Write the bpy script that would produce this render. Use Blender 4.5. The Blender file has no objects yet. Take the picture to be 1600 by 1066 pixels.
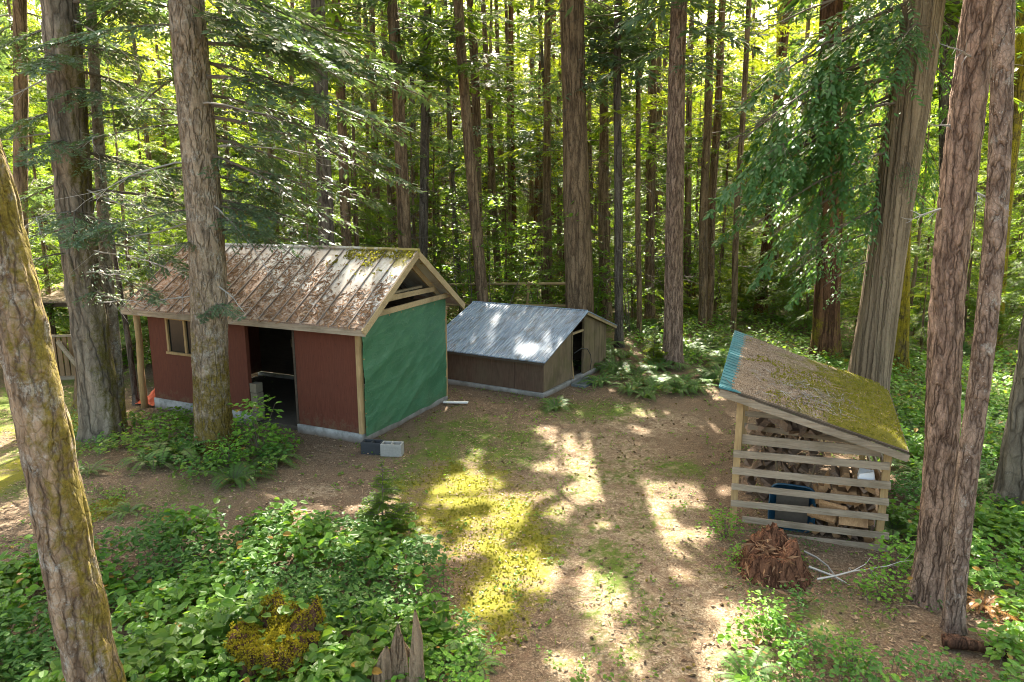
import bpy, math, random
import numpy as np
from mathutils import Vector, Matrix
R = math.radians
rng = np.random.default_rng(7)
random.seed(7)
sc = bpy.context.scene
# ------------------------------------------------------------------ camera, sky, sun, exposure
CAM_H, PITCH, FPX = 5.0, R(11.0), 1067.0
cam_d = bpy.data.cameras.new('camera'); cam = bpy.data.objects.new('camera', cam_d)
sc.collection.objects.link(cam); sc.camera = cam
cam.location = (0, 0, CAM_H); cam.rotation_euler = (R(90) - PITCH, 0, 0)
cam_d.sensor_width = 36.0; cam_d.lens = 36.0 * FPX / 1600.0
cam_d.clip_start = 0.05; cam_d.clip_end = 2000
SUN_EL, COT = 41.9, 1.115
w = bpy.data.worlds.new('World'); sc.world = w; w.use_nodes = True
wn = w.node_tree; wn.nodes.clear()
sky = wn.nodes.new('ShaderNodeTexSky'); sky.sky_type = 'NISHITA'; sky.sun_disc = False
sky.sun_elevation = R(SUN_EL); sky.sun_rotation = 0.0; sky.air_density = 0.7; sky.dust_density = 5.0; sky.ozone_density = 0.3
bg = wn.nodes.new('ShaderNodeBackground'); bg.inputs['Strength'].default_value = 0.15
wo = wn.nodes.new('ShaderNodeOutputWorld')
tint = wn.nodes.new('ShaderNodeMix'); tint.data_type = 'RGBA'; tint.blend_type = 'MULTIPLY'; tint.inputs[0].default_value = 1.0; tint.inputs[7].default_value = (1.08, 1.0, .78, 1)
wn.links.new(sky.outputs[0], tint.inputs[6]); wn.links.new(tint.outputs[2], bg.inputs[0]); wn.links.new(bg.outputs[0], wo.inputs[0])
sun_d = bpy.data.lights.new('sun', 'SUN'); sun_d.energy = 4.6; sun_d.angle = R(0.5); sun_d.color = (1.0, 0.93, 0.80)
sun = bpy.data.objects.new('sun', sun_d); sc.collection.objects.link(sun)
sun.rotation_euler = (-R(90 - SUN_EL), 0, 0); sun.location = (0, 40, 60)
sc.view_settings.view_transform = 'Standard'; sc.view_settings.look = 'None'
sc.view_settings.exposure = 2.9; sc.view_settings.gamma = 1.0
sc.cycles.use_denoising = True; sc.cycles.filter_width = 1.0; sc.cycles.use_adaptive_sampling = False
sc.cycles.max_bounces = 7; sc.cycles.diffuse_bounces = 4; sc.cycles.glossy_bounces = 2
sc.cycles.transmission_bounces = 5; sc.cycles.transparent_max_bounces = 4
sc.cycles.sample_clamp_indirect = 6.0; sc.cycles.caustics_reflective = False; sc.cycles.caustics_refractive = False

# ------------------------------------------------------------------ helpers: pixel <-> place (photo pixels, 1600 wide)
cP, sP = math.cos(PITCH), math.sin(PITCH)
def ray(u, v):
    x = (u - 800) / FPX; y = -(v - 533) / FPX
    return np.array([x, cP + y * sP, -sP + y * cP])
def G(u, v, z=0.0):
    d = ray(u, v); t = (z - CAM_H) / d[2]; return np.array([0, 0, CAM_H]) + t * d
def at(u, v, Y):
    d = ray(u, v); return np.array([0, 0, CAM_H]) + d * (Y / d[1])

# ------------------------------------------------------------------ numpy noise
def _h(i, j, k):
    n = (i.astype(np.int64) * 374761393 + j.astype(np.int64) * 668265263 + k.astype(np.int64) * 2147483647) & 0xFFFFFFFF
    n = ((n ^ (n >> 13)) * 1274126177) & 0xFFFFFFFF
    n = (n ^ (n >> 16)) & 0xFFFFFF
    return n / float(0xFFFFFF)
def vnoise(P):
    P = np.asarray(P, float); i = np.floor(P).astype(np.int64); f = P - i; f = f * f * (3 - 2 * f)
    r = 0
    for a in (0, 1):
        for b in (0, 1):
            for c in (0, 1):
                wt = (f[..., 0] if a else 1 - f[..., 0]) * (f[..., 1] if b else 1 - f[..., 1]) * (f[..., 2] if c else 1 - f[..., 2])
                r = r + wt * _h(i[..., 0] + a, i[..., 1] + b, i[..., 2] + c)
    return r
def n2(x, y, s, k=0.0):
    return vnoise(np.stack([np.asarray(x) * s, np.asarray(y) * s, np.zeros_like(np.asarray(x, float)) + k], -1))
def fbm2(x, y, s, k=0.0):
    return 0.55 * n2(x, y, s, k) + 0.3 * n2(x, y, s * 2.1, k + 5.3) + 0.15 * n2(x, y, s * 4.3, k + 9.7)

def ground_z(x, y):
    x = np.asarray(x, float); y = np.asarray(y, float)
    d = np.maximum(0, y - 27 + 0.10 * x)
    z = np.where(d < 34, 0.0030 * d * d, 0.0030 * 34 * 34 + 0.17 * (d - 34))
    z = z + 0.10 * (fbm2(x, y, 0.35) - 0.5) * np.clip((y - 4) / 6, 0.3, 1)
    far = np.clip((y - 24) / 10, 0, 1); z = z + far * 1.1 * (fbm2(x, y, 0.13, 3) - 0.5)
    return z
def gz(x, y): return float(ground_z(x, y))

# ------------------------------------------------------------------ mesh builder
class MB:
    def __init__(s): s.V = []; s.Q = []; s.T = []; s.qm = []; s.tm = []; s.n = 0; s.C = []
    def add(s, V, Q=None, T=None, m=0):
        V = np.asarray(V, float).reshape(-1, 3); s.V.append(V)
        if Q is not None and len(Q):
            Q = np.asarray(Q, np.int64).reshape(-1, 4); s.Q.append(Q + s.n); s.qm.append(np.full(len(Q), m))
        if T is not None and len(T):
            T = np.asarray(T, np.int64).reshape(-1, 3); s.T.append(T + s.n); s.tm.append(np.full(len(T), m))
        s.n += len(V)
    def box(s, x0, x1, y0, y1, z0, z1, m=0):
        s.hexa([(x0, y0, z0), (x1, y0, z0), (x1, y1, z0), (x0, y1, z0), (x0, y0, z1), (x1, y0, z1), (x1, y1, z1), (x0, y1, z1)], m)
    def hexa(s, P, m=0):
        s.add(P, [(0, 3, 2, 1), (4, 5, 6, 7), (0, 1, 5, 4), (1, 2, 6, 5), (2, 3, 7, 6), (3, 0, 4, 7)], None, m)
    def beam(s, p0, p1, a, b, up=(0, 0, 1), m=0, roll=0.0):
        p0 = np.array(p0, float); p1 = np.array(p1, float); d = p1 - p0; d /= np.linalg.norm(d)
        up = np.array(up, float)
        if abs(d @ up) > .98: up = np.array([1.0, 0, 0])
        x = np.cross(d, up); x /= np.linalg.norm(x); y = np.cross(x, d)
        if roll: x, y = x * math.cos(roll) + y * math.sin(roll), y * math.cos(roll) - x * math.sin(roll)
        x = x * a / 2; y = y * b / 2
        s.hexa([p0 - x - y, p0 + x - y, p0 + x + y, p0 - x + y, p1 - x - y, p1 + x - y, p1 + x + y, p1 - x + y], m)
    def tube(s, P, r, n=6, m=0, cap=True):
        P = np.asarray(P, float); k = len(P); r = np.broadcast_to(np.asarray(r, float), (k,))
        d = np.gradient(P, axis=0); d /= np.linalg.norm(d, axis=1)[:, None] + 1e-9
        ref = np.array([0.31, 0.17, 0.93]); x = np.cross(d, ref); bad = np.linalg.norm(x, axis=1) < .15
        x[bad] = np.cross(d[bad], [1, 0, 0]); x /= np.linalg.norm(x, axis=1)[:, None]; y = np.cross(d, x)
        a = np.arange(n) * 2 * math.pi / n
        V = P[:, None] + r[:, None, None] * (np.cos(a)[None, :, None] * x[:, None] + np.sin(a)[None, :, None] * y[:, None])
        i = np.arange(k - 1)[:, None] * n; j = np.arange(n)[None]; j2 = (j + 1) % n
        Q = np.stack([i + j, i + j2, i + n + j2, i + n + j], -1).reshape(-1, 4)
        V = V.reshape(-1, 3); T = []
        if cap:
            V = np.vstack([V, P[:1], P[-1:]]); b = k * n
            T = [(b, (q + 1) % n, q) for q in range(n)] + [(b + 1, (k - 1) * n + q, (k - 1) * n + (q + 1) % n) for q in range(n)]
        s.add(V, Q, T, m)
    def grid(s, P, m=0):
        P = np.asarray(P, float); a, b = P.shape[:2]
        i = np.arange(a - 1)[:, None] * b; j = np.arange(b - 1)[None]
        s.add(P.reshape(-1, 3), np.stack([i + j, i + j + 1, i + b + j + 1, i + b + j], -1).reshape(-1, 4), None, m)
    def cards(s, C, D, N, wr, m=0, pos=.45):
        """diamond leaves: base points C, direction*length D, normals N, half width = wr*|D|"""
        if not len(C): return
        L = np.linalg.norm(D, axis=1)[:, None]; S = np.cross(D, N); S /= np.linalg.norm(S, axis=1)[:, None] + 1e-9
        S = S * L * (wr if np.isscalar(wr) else np.asarray(wr)[:, None])
        k = len(C); V = np.stack([C, C + D * pos + S, C + D, C + D * pos - S], 1).reshape(-1, 3)
        s.add(V, np.arange(4 * k).reshape(-1, 4), None, m)
    def ovals(s, C, D, N, wr, m=0, fold=.25):
        """broad leaves: six corners, folded along the midrib"""
        L = np.linalg.norm(D, axis=1)[:, None]; S = np.cross(D, N); S /= np.linalg.norm(S, axis=1)[:, None] + 1e-9
        Nn = np.cross(S, D); Nn /= np.linalg.norm(Nn, axis=1)[:, None] + 1e-9
        S = S * L * wr; U = Nn * L * wr * fold; k = len(C)
        V = np.stack([C, C + D * .3 + S * .9 + U, C + D * .7 + S * .8 + U, C + D - U * .6, C + D * .7 - S * .8 + U, C + D * .3 - S * .9 + U], 1).reshape(-1, 3)
        b = np.arange(k)[:, None] * 6
        s.add(V, np.concatenate([b + np.array([[0, 1, 2, 3]]), b + np.array([[0, 3, 4, 5]])]), None, m)
    def mesh(s, name, mats, smooth=False):
        me = bpy.data.meshes.new(name)
        V = np.vstack(s.V).astype(np.float32)
        Q = np.vstack(s.Q) if s.Q else np.zeros((0, 4), np.int64); T = np.vstack(s.T) if s.T else np.zeros((0, 3), np.int64)
        me.vertices.add(len(V)); me.vertices.foreach_set('co', V.ravel())
        me.loops.add(Q.size + T.size); me.loops.foreach_set('vertex_index', np.concatenate([Q.ravel(), T.ravel()]).astype(np.int32))
        me.polygons.add(len(Q) + len(T))
        st = np.concatenate([np.arange(len(Q)) * 4, Q.size + np.arange(len(T)) * 3]).astype(np.int32)
        me.polygons.foreach_set('loop_start', st)
        mi = np.concatenate([np.concatenate(s.qm) if s.qm else np.zeros(0), np.concatenate(s.tm) if s.tm else np.zeros(0)]).astype(np.int32)
        me.polygons.foreach_set('material_index', mi)
        me.polygons.foreach_set('use_smooth', np.full(len(Q) + len(T), smooth))
        for m in (mats if isinstance(mats, (list, tuple)) else [mats]): me.materials.append(m)
        me.update(calc_edges=True); me.validate()
        return me
    def build(s, name, mats, parent=None, smooth=False, loc=None, rotz=0.0):
        o = bpy.data.objects.new(name, s.mesh(name, mats, smooth)); sc.collection.objects.link(o)
        if parent: o.parent = parent
        if loc is not None: o.location = loc
        o.rotation_euler.z = rotz
        return o

def tag(o, label=None, cat=None, group=None, kind=None):
    if label: o['label'] = label
    if cat: o['category'] = cat
    if group: o['group'] = group
    if kind: o['kind'] = kind
    return o
def thing(name, label, cat, loc=(0, 0, 0), rotz=0.0, group=None):
    o = bpy.data.objects.new(name, None); sc.collection.objects.link(o); o.empty_display_size = .3
    o.location = loc; o.rotation_euler.z = rotz
    return tag(o, label, cat, group)
def dup(root, loc, rotz=0.0, scale=1.0, label=None, group=None):
    r = root.copy(); sc.collection.objects.link(r); r.location = loc; r.rotation_euler.z = rotz
    r.scale = (scale, scale, scale) if np.isscalar(scale) else scale
    if label: r['label'] = label
    if group: r['group'] = group
    for ch in root.children:
        c = ch.copy(); sc.collection.objects.link(c); c.parent = r
        for g in ch.children:
            d = g.copy(); sc.collection.objects.link(d); d.parent = c
    return r

# ------------------------------------------------------------------ materials
class MT:
    def __init__(s, name):
        s.m = bpy.data.materials.new(name); s.m.use_nodes = True; s.t = s.m.node_tree; s.t.nodes.clear()
        s.out = s.t.nodes.new('ShaderNodeOutputMaterial')
    def put(s, sock, v):
        if isinstance(v, bpy.types.NodeSocket): s.t.links.new(v, sock)
        elif isinstance(v, (tuple, list)) and len(v) == 3 and sock.type == 'RGBA': sock.default_value = (*v, 1)
        else: sock.default_value = v
    def n(s, typ, ins=None, **pr):
        k = s.t.nodes.new('ShaderNode' + typ)
        for a, b in pr.items(): setattr(k, a, b)
        for a, b in (ins or {}).items(): s.put(k.inputs[a], b)
        return k
    def obj(s): return s.n('TexCoord').outputs['Object']
    def scale(s, v, sx, sy, sz): return s.n('Mapping', {'Vector': v, 'Scale': (sx, sy, sz)}).outputs[0]
    def noise(s, v, sc_, det=4, rough=.55, dist=0.0): return s.n('TexNoise', {'Vector': v, 'Scale': sc_, 'Detail': det, 'Roughness': rough, 'Distortion': dist}).outputs[0]
    def vor(s, v, sc_, feat='F1', out=0, rnd=1.0): return s.n('TexVoronoi', {'Vector': v, 'Scale': sc_, 'Randomness': rnd}, feature=feat).outputs[out]
    def ramp(s, f, stops):
        k = s.n('ValToRGB', {0: f}); e = k.color_ramp.elements
        while len(e) < len(stops): e.new(.5)
        for el, (p, c) in zip(e, stops): el.position = p; el.color = (*c, 1) if isinstance(c, (tuple, list)) else (c, c, c, 1)
        return k.outputs[0]
    def mix(s, f, a, b, bt='MIX'):
        k = s.n('Mix', data_type='RGBA', blend_type=bt); s.put(k.inputs[0], f); s.put(k.inputs[6], a); s.put(k.inputs[7], b); return k.outputs[2]
    def math(s, op, a, b=0.0, clamp=False):
        k = s.n('Math', operation=op, use_clamp=clamp); s.put(k.inputs[0], a); s.put(k.inputs[1], b); return k.outputs[0]
    def bump(s, h, strength=.5, dist=.02, nrm=None):
        k = s.n('Bump', {'Height': h, 'Strength': strength, 'Distance': dist})
        if nrm: s.put(k.inputs['Normal'], nrm)
        return k.outputs[0]
    def principled(s, col, rough=.8, nrm=None, spec=.3, metal=0.0):
        k = s.n('BsdfPrincipled', {'Base Color': col, 'Roughness': rough, 'Metallic': metal, 'Specular IOR Level': spec})
        if nrm: s.put(k.inputs['Normal'], nrm)
        return k.outputs[0]
    def done(s, sh): s.t.links.new(sh, s.out.inputs[0]); return s.m

def leaf_mat(name, ca, cb, tr, tf=.45, rough=.45, spec=.5, dry=None):
    m = MT(name); geo = m.n('NewGeometry'); oi = m.n('ObjectInfo')
    ri = geo.outputs['Random Per Island']
    c = m.mix(ri, ca, cb)
    f = m.math('MULTIPLY_ADD', oi.outputs['Random'], .5); m.t.nodes[-1].inputs[2].default_value = .75
    c = m.mix(1.0, c, m.n('CombineColor', {0: f, 1: f, 2: f}).outputs[0], 'MULTIPLY')
    if dry:
        c = m.mix(m.math('GREATER_THAN', ri, .965), c, dry)
    pb = m.principled(c, rough, None, spec)
    t = m.mix(ri, tr, tuple(x * .75 for x in tr))
    tl = m.n('BsdfTranslucent', {'Color': t}).outputs[0]
    return m.done(m.n('MixShader', {0: tf, 1: pb, 2: tl}).outputs[0])

def bark_mat(name, base, dark, moss=.0, lichen=.0, hscale=9.0, stretch=.22, mosscol=(.16, .13, .012), moss_dir=None, moss_low=0.0, bstr=1.0, plate=True, fleck=0.0):
    m = MT(name); o = m.obj()
    wv = m.n('TexNoise', {'Vector': o, 'Scale': hscale * .7, 'Detail': 3.0}).outputs['Color']
    wp = m.n('VectorMath', {0: wv, 1: (.5, .5, .5)}, operation='SUBTRACT').outputs[0]
    sc3 = m.n('VectorMath', {0: wp}, operation='SCALE'); sc3.inputs['Scale'].default_value = .55 / hscale
    od = m.n('VectorMath', {0: o, 1: sc3.outputs[0]}, operation='ADD').outputs[0]
    vs = m.scale(od, 1, 1, stretch)
    nz = m.noise(vs, hscale, 5, .6); rd = m.math('ABSOLUTE', m.math('SUBTRACT', m.noise(m.scale(od, 1, 1, stretch * .8), hscale * .8, 2, .5), .5))
    crack = m.ramp(rd, [(0.0, 0.0), (.035, .55), (.10, 1.0)]); big = m.noise(o, 1.3, 3)
    plates = m.ramp(m.vor(m.scale(od, 1, 1, stretch * 1.8), hscale * 1.9, 'DISTANCE_TO_EDGE'), [(0.0, .55), (.10, 1.0)])
    fine = m.noise(m.scale(o, 1, 1, .5), 55, 4, .75)
    c = m.ramp(nz, [(.30, dark), (.50, base), (.72, tuple(min(1, x * 1.45) for x in base))])
    c = m.mix(m.math('MULTIPLY', m.math('SUBTRACT', 1.0, crack), .85 if plate else .5), c, tuple(x * .75 for x in dark))
    if plate: c = m.mix(.8, c, m.n('CombineColor', {0: plates, 1: plates, 2: plates}).outputs[0], 'MULTIPLY')
    c = m.mix(.55, c, m.ramp(fine, [(.3, .35), (.65, 1.0)]), 'MULTIPLY')
    c = m.mix(m.math('MULTIPLY', big, .45), c, tuple(x * .62 for x in base))
    if lichen:
        l = m.noise(o, 4.5, 6, .78, .3); lv = m.ramp(l, [(.68 - .16 * lichen, 0.0), (.78 - .16 * lichen, 1.0)])
        c = m.mix(m.math('MULTIPLY', lv, m.math('MULTIPLY', m.ramp(fine, [(.35, 0.0), (.6, 1.0)]), .8)), c, (.40, .39, .34))
    if fleck:
        l2 = m.math('ADD', m.vor(m.scale(od, 1, 1, .55), 30), m.math('MULTIPLY', m.noise(o, 3, 3), .5))
        c = m.mix(m.ramp(l2, [(.26 + .1 * fleck, .9), (.32 + .1 * fleck, 0.0)]), c, (.50, .49, .45))
    if moss:
        g = m.n('NewGeometry')
        f = m.math('ADD', m.noise(o, 1.5, 6, .7, .3), m.math('MULTIPLY', m.math('SUBTRACT', m.noise(o, 16, 4, .7), .5), .45))
        f = m.math('ADD', f, m.math('MULTIPLY', m.math('SUBTRACT', crack, .8), .10))
        if moss_dir:
            dt = m.n('VectorMath', {0: g.outputs['Normal'], 1: moss_dir}, operation='DOT_PRODUCT').outputs['Value']
            f = m.math('ADD', f, m.math('MULTIPLY', dt, .20))
        if moss_low:
            z = m.n('SeparateXYZ', {0: o}).outputs[2]
            f = m.math('ADD', f, m.math('MULTIPLY', m.math('SUBTRACT', moss_low, z), .09))
        mv = m.ramp(f, [(.72 - .4 * moss, 0.0), (.90 - .4 * moss, 1.0)])
        mc = m.mix(m.ramp(m.noise(o, 30, 4, .7), [(.3, 0.0), (.7, 1.0)]), tuple(x * .6 for x in mosscol), tuple(x * 1.7 for x in mosscol))
        c = m.mix(m.math('MULTIPLY', mv, .9), c, mc)
    h = m.math('ADD', m.math('ADD', m.math('MULTIPLY', nz, .8), m.math('MULTIPLY', crack, .7)), m.math('ADD', m.math('MULTIPLY', plates, .25 if plate else 0.0), m.math('MULTIPLY', fine, .3)))
    return m.done(m.principled(c, .92, m.bump(h, bstr, .055), .12))

def wood_mat(name, a, b, axis=0, stain=None, rough=.8, green=0.0):
    m = MT(name); o = m.obj(); s = [14, 14, 14]; s[axis] = .9
    g = m.noise(m.scale(o, *s), 2.4, 6, .7, .8); bl = m.noise(o, 1.7, 4, .6)
    c = m.ramp(g, [(.28, a), (.7, b)])
    c = m.mix(m.ramp(bl, [(.45, 0.0), (.75, .6)]), c, stain or tuple(x * .5 for x in a))
    if green: c = m.mix(m.math('MULTIPLY', m.ramp(m.noise(o, 2.3, 5), [(.45, 0.0), (.65, 1.0)]), green), c, (.10, .10, .03))
    oi = m.n('NewGeometry').outputs['Random Per Island']
    c = m.mix(.55, c, m.mix(oi, (.62, .62, .62), (1.0, 1.0, 1.0)), 'MULTIPLY')
    return m.done(m.principled(c, rough, m.bump(g, .5, .01), .2))

def plain(name, col, rough=.7, var=.25, spec=.3, bs=.25, sc_=18, metal=0.0):
    m = MT(name); o = m.obj(); nz = m.noise(o, sc_, 5, .65); bl = m.noise(o, 1.9, 4)
    c = m.mix(m.math('MULTIPLY', m.ramp(nz, [(.35, 0.0), (.7, 1.0)]), var * 1.6), col, tuple(x * .5 for x in col))
    c = m.mix(m.math('MULTIPLY', m.ramp(bl, [(.4, 0.0), (.7, 1.0)]), var), c, tuple(min(1, x * 1.5 + .01) for x in col))
    return m.done(m.principled(c, rough, m.bump(nz, bs, .01), spec, metal))

M = {}
M['fir'] = leaf_mat('fir_needles', (.065, .115, .06), (.15, .205, .12), (.18, .29, .06), .32, .5, .3, (.16, .09, .03))
M['hemlock'] = leaf_mat('hemlock_needles', (.06, .11, .018), (.115, .18, .03), (.25, .38, .022), .5, .5, .3)
M['sunny'] = leaf_mat('pale_conifer_needles', (.085, .15, .018), (.14, .22, .03), (.46, .55, .03), .58, .5, .4)
M['cedar'] = leaf_mat('cedar_sprays', (.045, .12, .040), (.085, .19, .055), (.17, .33, .03), .34, .45, .5, (.15, .08, .02))
M['maple'] = leaf_mat('maple_leaves', (.06, .14, .02), (.12, .22, .03), (.32, .50, .04), .48, .45, .35)
M['salal'] = leaf_mat('salal_leaves', (.07, .17, .02), (.15, .30, .035), (.28, .50, .025), .34, .5, .22, (.30, .16, .03))
M['salal_dark'] = leaf_mat('dark_salal_leaves', (.04, .11, .022), (.08, .18, .03), (.17, .33, .025), .30, .5, .22)
M['fern'] = leaf_mat('fern_pinnae', (.06, .13, .03), (.11, .20, .04), (.26, .40, .04), .36, .5, .22, (.22, .12, .03))
M['dead_fern'] = leaf_mat('rusty_fern_pinnae', (.30, .13, .03), (.42, .21, .06), (.4, .18, .03), .3)
M['grass'] = leaf_mat('grass_blades', (.07, .13, .02), (.15, .21, .03), (.30, .36, .04), .4)
M['mossy'] = leaf_mat('moss_tufts', (.09, .10, .014), (.25, .215, .032), (.28, .27, .025), .35, .8, .1)
M['gold_moss'] = leaf_mat('gold_moss_tufts', (.17, .145, .012), (.34, .28, .025), (.36, .32, .02), .35, .8, .1)
M['litter'] = leaf_mat('forest_litter', (.07, .04, .025), (.42, .30, .19), (.2, .12, .05), .1, .8, .2)
M['needles'] = leaf_mat('brown_needles', (.12, .06, .03), (.30, .17, .09), (.2, .1, .04), .1, .75, .25)
M['greytwig'] = leaf_mat('grey_twigs', (.20, .19, .17), (.40, .38, .35), (.2, .2, .2), .03, .8, .2)
M['twig'] = plain('twig_bark', (.12, .095, .07), .9, .4)
M['bark_far'] = bark_mat('conifer_bark', (.28, .19, .115), (.085, .055, .034), hscale=7, stretch=.15, moss=.3, moss_low=2.0)
M['bark_grey'] = bark_mat('grey_bark', (.17, .14, .112), (.06, .045, .035), lichen=.5, hscale=7, stretch=.16)
M['bark_red'] = bark_mat('reddish_bark', (.21, .105, .055), (.045, .022, .014), hscale=7, stretch=.12, moss=.3, moss_low=2.5)
M['bark_yellow'] = bark_mat('mossy_gold_bark', (.18, .13, .05), (.07, .05, .02), hscale=7, moss=.9, mosscol=(.22, .17, .012))
M['bark_T1'] = bark_mat('lichened_mossy_bark', (.36, .265, .175), (.10, .065, .042), moss=.30, lichen=1.1, hscale=9, stretch=.24, moss_dir=(1.25, -.15, .2), mosscol=(.12, .095, .012))
M['bark_T2'] = bark_mat('furrowed_fir_bark', (.28, .235, .175), (.05, .04, .03), lichen=.3, hscale=4.5, stretch=.20, moss=.34, moss_dir=(.9, 0, 0), mosscol=(.085, .075, .014))
M['bark_T3'] = bark_mat('mottled_bark', (.36, .285, .205), (.085, .062, .045), moss=.30, lichen=1.0, hscale=11, stretch=.35, moss_low=4.0, mosscol=(.10, .072, .008), plate=False, fleck=.25)
M['bark_rf'] = bark_mat('rosy_fir_bark', (.40, .27, .195), (.085, .047, .034), lichen=.1, hscale=13, stretch=.22)
M['bark_rf2'] = bark_mat('pale_flecked_bark', (.36, .255, .19), (.11, .065, .048), lichen=.75, hscale=13, stretch=.3, plate=True, fleck=.3)
M['bark_cedar'] = bark_mat('stringy_cedar_bark', (.28, .21, .14), (.085, .06, .038), hscale=11, stretch=.03, plate=False)
M['bark_alder'] = bark_mat('blotched_alder_bark', (.30, .25, .19), (.09, .07, .05), lichen=1.4, hscale=8, stretch=.5, moss=.3, moss_low=3.0, plate=False, fleck=.5)
M['wood_pale'] = wood_mat('pale_lumber', (.30, .19, .085), (.50, .35, .17), 2)
M['wood_pale_x'] = wood_mat('pale_lumber_lengthwise', (.30, .21, .11), (.52, .40, .23), 0)
M['wood_grey_x'] = wood_mat('weathered_slat_wood', (.22, .165, .11), (.44, .36, .265), 0, stain=(.13, .10, .06))
M['wood_grey_z'] = wood_mat('weathered_upright_board', (.125, .09, .055), (.24, .175, .105), 2, green=.35)
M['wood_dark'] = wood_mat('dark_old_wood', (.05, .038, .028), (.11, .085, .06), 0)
M['fence_wood'] = wood_mat('tan_fence_wood', (.20, .12, .06), (.36, .24, .13), 2)
M['log_wood'] = wood_mat('split_firewood', (.28, .15, .07), (.55, .34, .17), 0)
M['log_wood2'] = wood_mat('grey_split_firewood', (.19, .12, .08), (.38, .27, .19), 0)
M['block'] = plain('grey_concrete', (.30, .29, .26), .9, .3)
M['jamb'] = plain('tan_concrete', (.17, .145, .10), .9, .3)
M['block_dark'] = plain('blackened_concrete', (.035, .038, .042), .6, .3)
M['floor'] = plain('dirty_floor', (.085, .07, .052), .9, .3)
M['slate'] = plain('grey_slab', (.13, .15, .15), .6, .3)
M['orange'] = plain('orange_tarp_fabric', (.62, .12, .045), .5, .2, .4)
M['pipe'] = plain('white_pipe_plastic', (.6, .6, .6), .4, .1)
M['paper'] = plain('white_paper', (.75, .74, .73), .7, .1)
M['tray'] = plain('blue_steel_tray', (.018, .075, .125), .45, .25, .5)
M['rubber'] = plain('black_rubber', (.02, .02, .02), .7, .1)
M['hose'] = plain('dark_hose', (.03, .03, .03), .5, .1)
M['teal'] = plain('teal_metal_edging', (.03, .145, .165), .6, .45, .3)

def red_wall():
    m = MT('barn_red_plywood'); o = m.obj()
    g = m.noise(m.scale(o, 12, 12, 1.2), 3, 5, .6, .5); bl = m.noise(o, 1.1, 5, .6)
    c = m.ramp(g, [(.3, (.085, .024, .013)), (.7, (.13, .040, .022))])
    c = m.mix(m.ramp(bl, [(.4, 0.0), (.75, .55)]), c, (.10, .035, .02))
    sc1 = m.ramp(m.noise(m.scale(o, 3, 3, 1.5), 2.6, 6, .75), [(.70, 0.0), (.76, .6)])
    c = m.mix(sc1, c, (.28, .17, .13))
    sp = m.math('ADD', m.noise(o, 7, 5, .75), m.math('MULTIPLY', m.math('SUBTRACT', .55, m.n('SeparateXYZ', {0: o}).outputs[2]), .55))
    c = m.mix(m.ramp(sp, [(.56, 0.0), (.74, .6)]), c, (.13, .085, .05))
    nl = m.vor(m.scale(o, 4.9, .01, 3.3), 1.0, 'F1', 0, 0.0); c = m.mix(m.ramp(nl, [(.035, .55), (.05, 0.0)]), c, (.03, .02, .016))
    return m.done(m.principled(c, .75, m.bump(g, .3, .006), .25))
M['red'] = red_wall()
def brown_wall():
    m = MT('brown_stained_plywood'); o = m.obj()
    g = m.noise(m.scale(o, 9, 9, 1.0), 3, 5, .6, .5); bl = m.noise(o, 1.4, 5, .7)
    c = m.ramp(g, [(.3, (.075, .045, .030)), (.7, (.13, .080, .055))])
    c = m.mix(m.ramp(bl, [(.42, 0.0), (.7, .7)]), c, (.12, .095, .06))
    return m.done(m.principled(c, .85, m.bump(g, .4, .008), .2))
M['brown'] = brown_wall()
def foundation():
    m = MT('stained_concrete_footing'); o = m.obj(); a = m.noise(o, 3.2, 6, .7); b = m.noise(o, 28, 4)
    c = m.ramp(a, [(.35, (.20, .20, .19)), (.55, (.38, .38, .36)), (.75, (.50, .50, .49))])
    c = m.mix(m.ramp(m.n('SeparateXYZ', {0: o}).outputs[2], [(.0, .8), (.16, 0.0)]), c, (.13, .09, .06))
    return m.done(m.principled(c, .9, m.bump(b, .4, .01), .2))
M['concrete'] = foundation()
def shed_roof():
    m = MT('weathered_metal_roofing'); o = m.obj(); sx = m.n('SeparateXYZ', {0: o})
    a = m.noise(o, 1.0, 6, .7, .4); st = m.noise(m.scale(o, 5, .6, .6), 2, 5, .65); f = m.noise(o, 45, 3, .7)
    c = m.ramp(st, [(.3, (.36, .35, .33)), (.6, (.50, .49, .47)), (.8, (.58, .58, .57))])
    c = m.mix(m.ramp(a, [(.48, 0.0), (.62, .7)]), c, (.22, .15, .10))
    low = m.math('MULTIPLY', m.math('SUBTRACT', 3.75, sx.outputs[2]), .34)
    left = m.math('MULTIPLY', m.math('ADD', sx.outputs[0], 1.2), -.055)
    k = m.math('ADD', m.math('ADD', m.noise(o, 2.2, 6, .75), low), left)
    c = m.mix(m.math('MULTIPLY', m.ramp(k, [(.66, 0.0), (.80, 1.0)]), .9), c, m.ramp(f, [(.3, (.10, .055, .035)), (.7, (.27, .17, .11))]))
    mo = m.math('ADD', m.math('MULTIPLY', m.math('SUBTRACT', sx.outputs[2], 3.6), .45), m.math('ADD', m.math('MULTIPLY', m.math('ADD', sx.outputs[0], .9), .10), m.noise(o, 3.5, 5, .7)))
    c = m.mix(m.ramp(mo, [(.64, 0.0), (.72, .9)]), c, m.mix(f, (.14, .12, .015), (.34, .26, .04)))
    return m.done(m.principled(c, m.ramp(st, [(.3, .5), (.7, .32)]), m.bump(m.math('ADD', f, st), .25, .006), .5))
M['roof'] = shed_roof()
M['seam'] = plain('rust_dark_seam', (.16, .13, .11), .6, .3)
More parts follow.
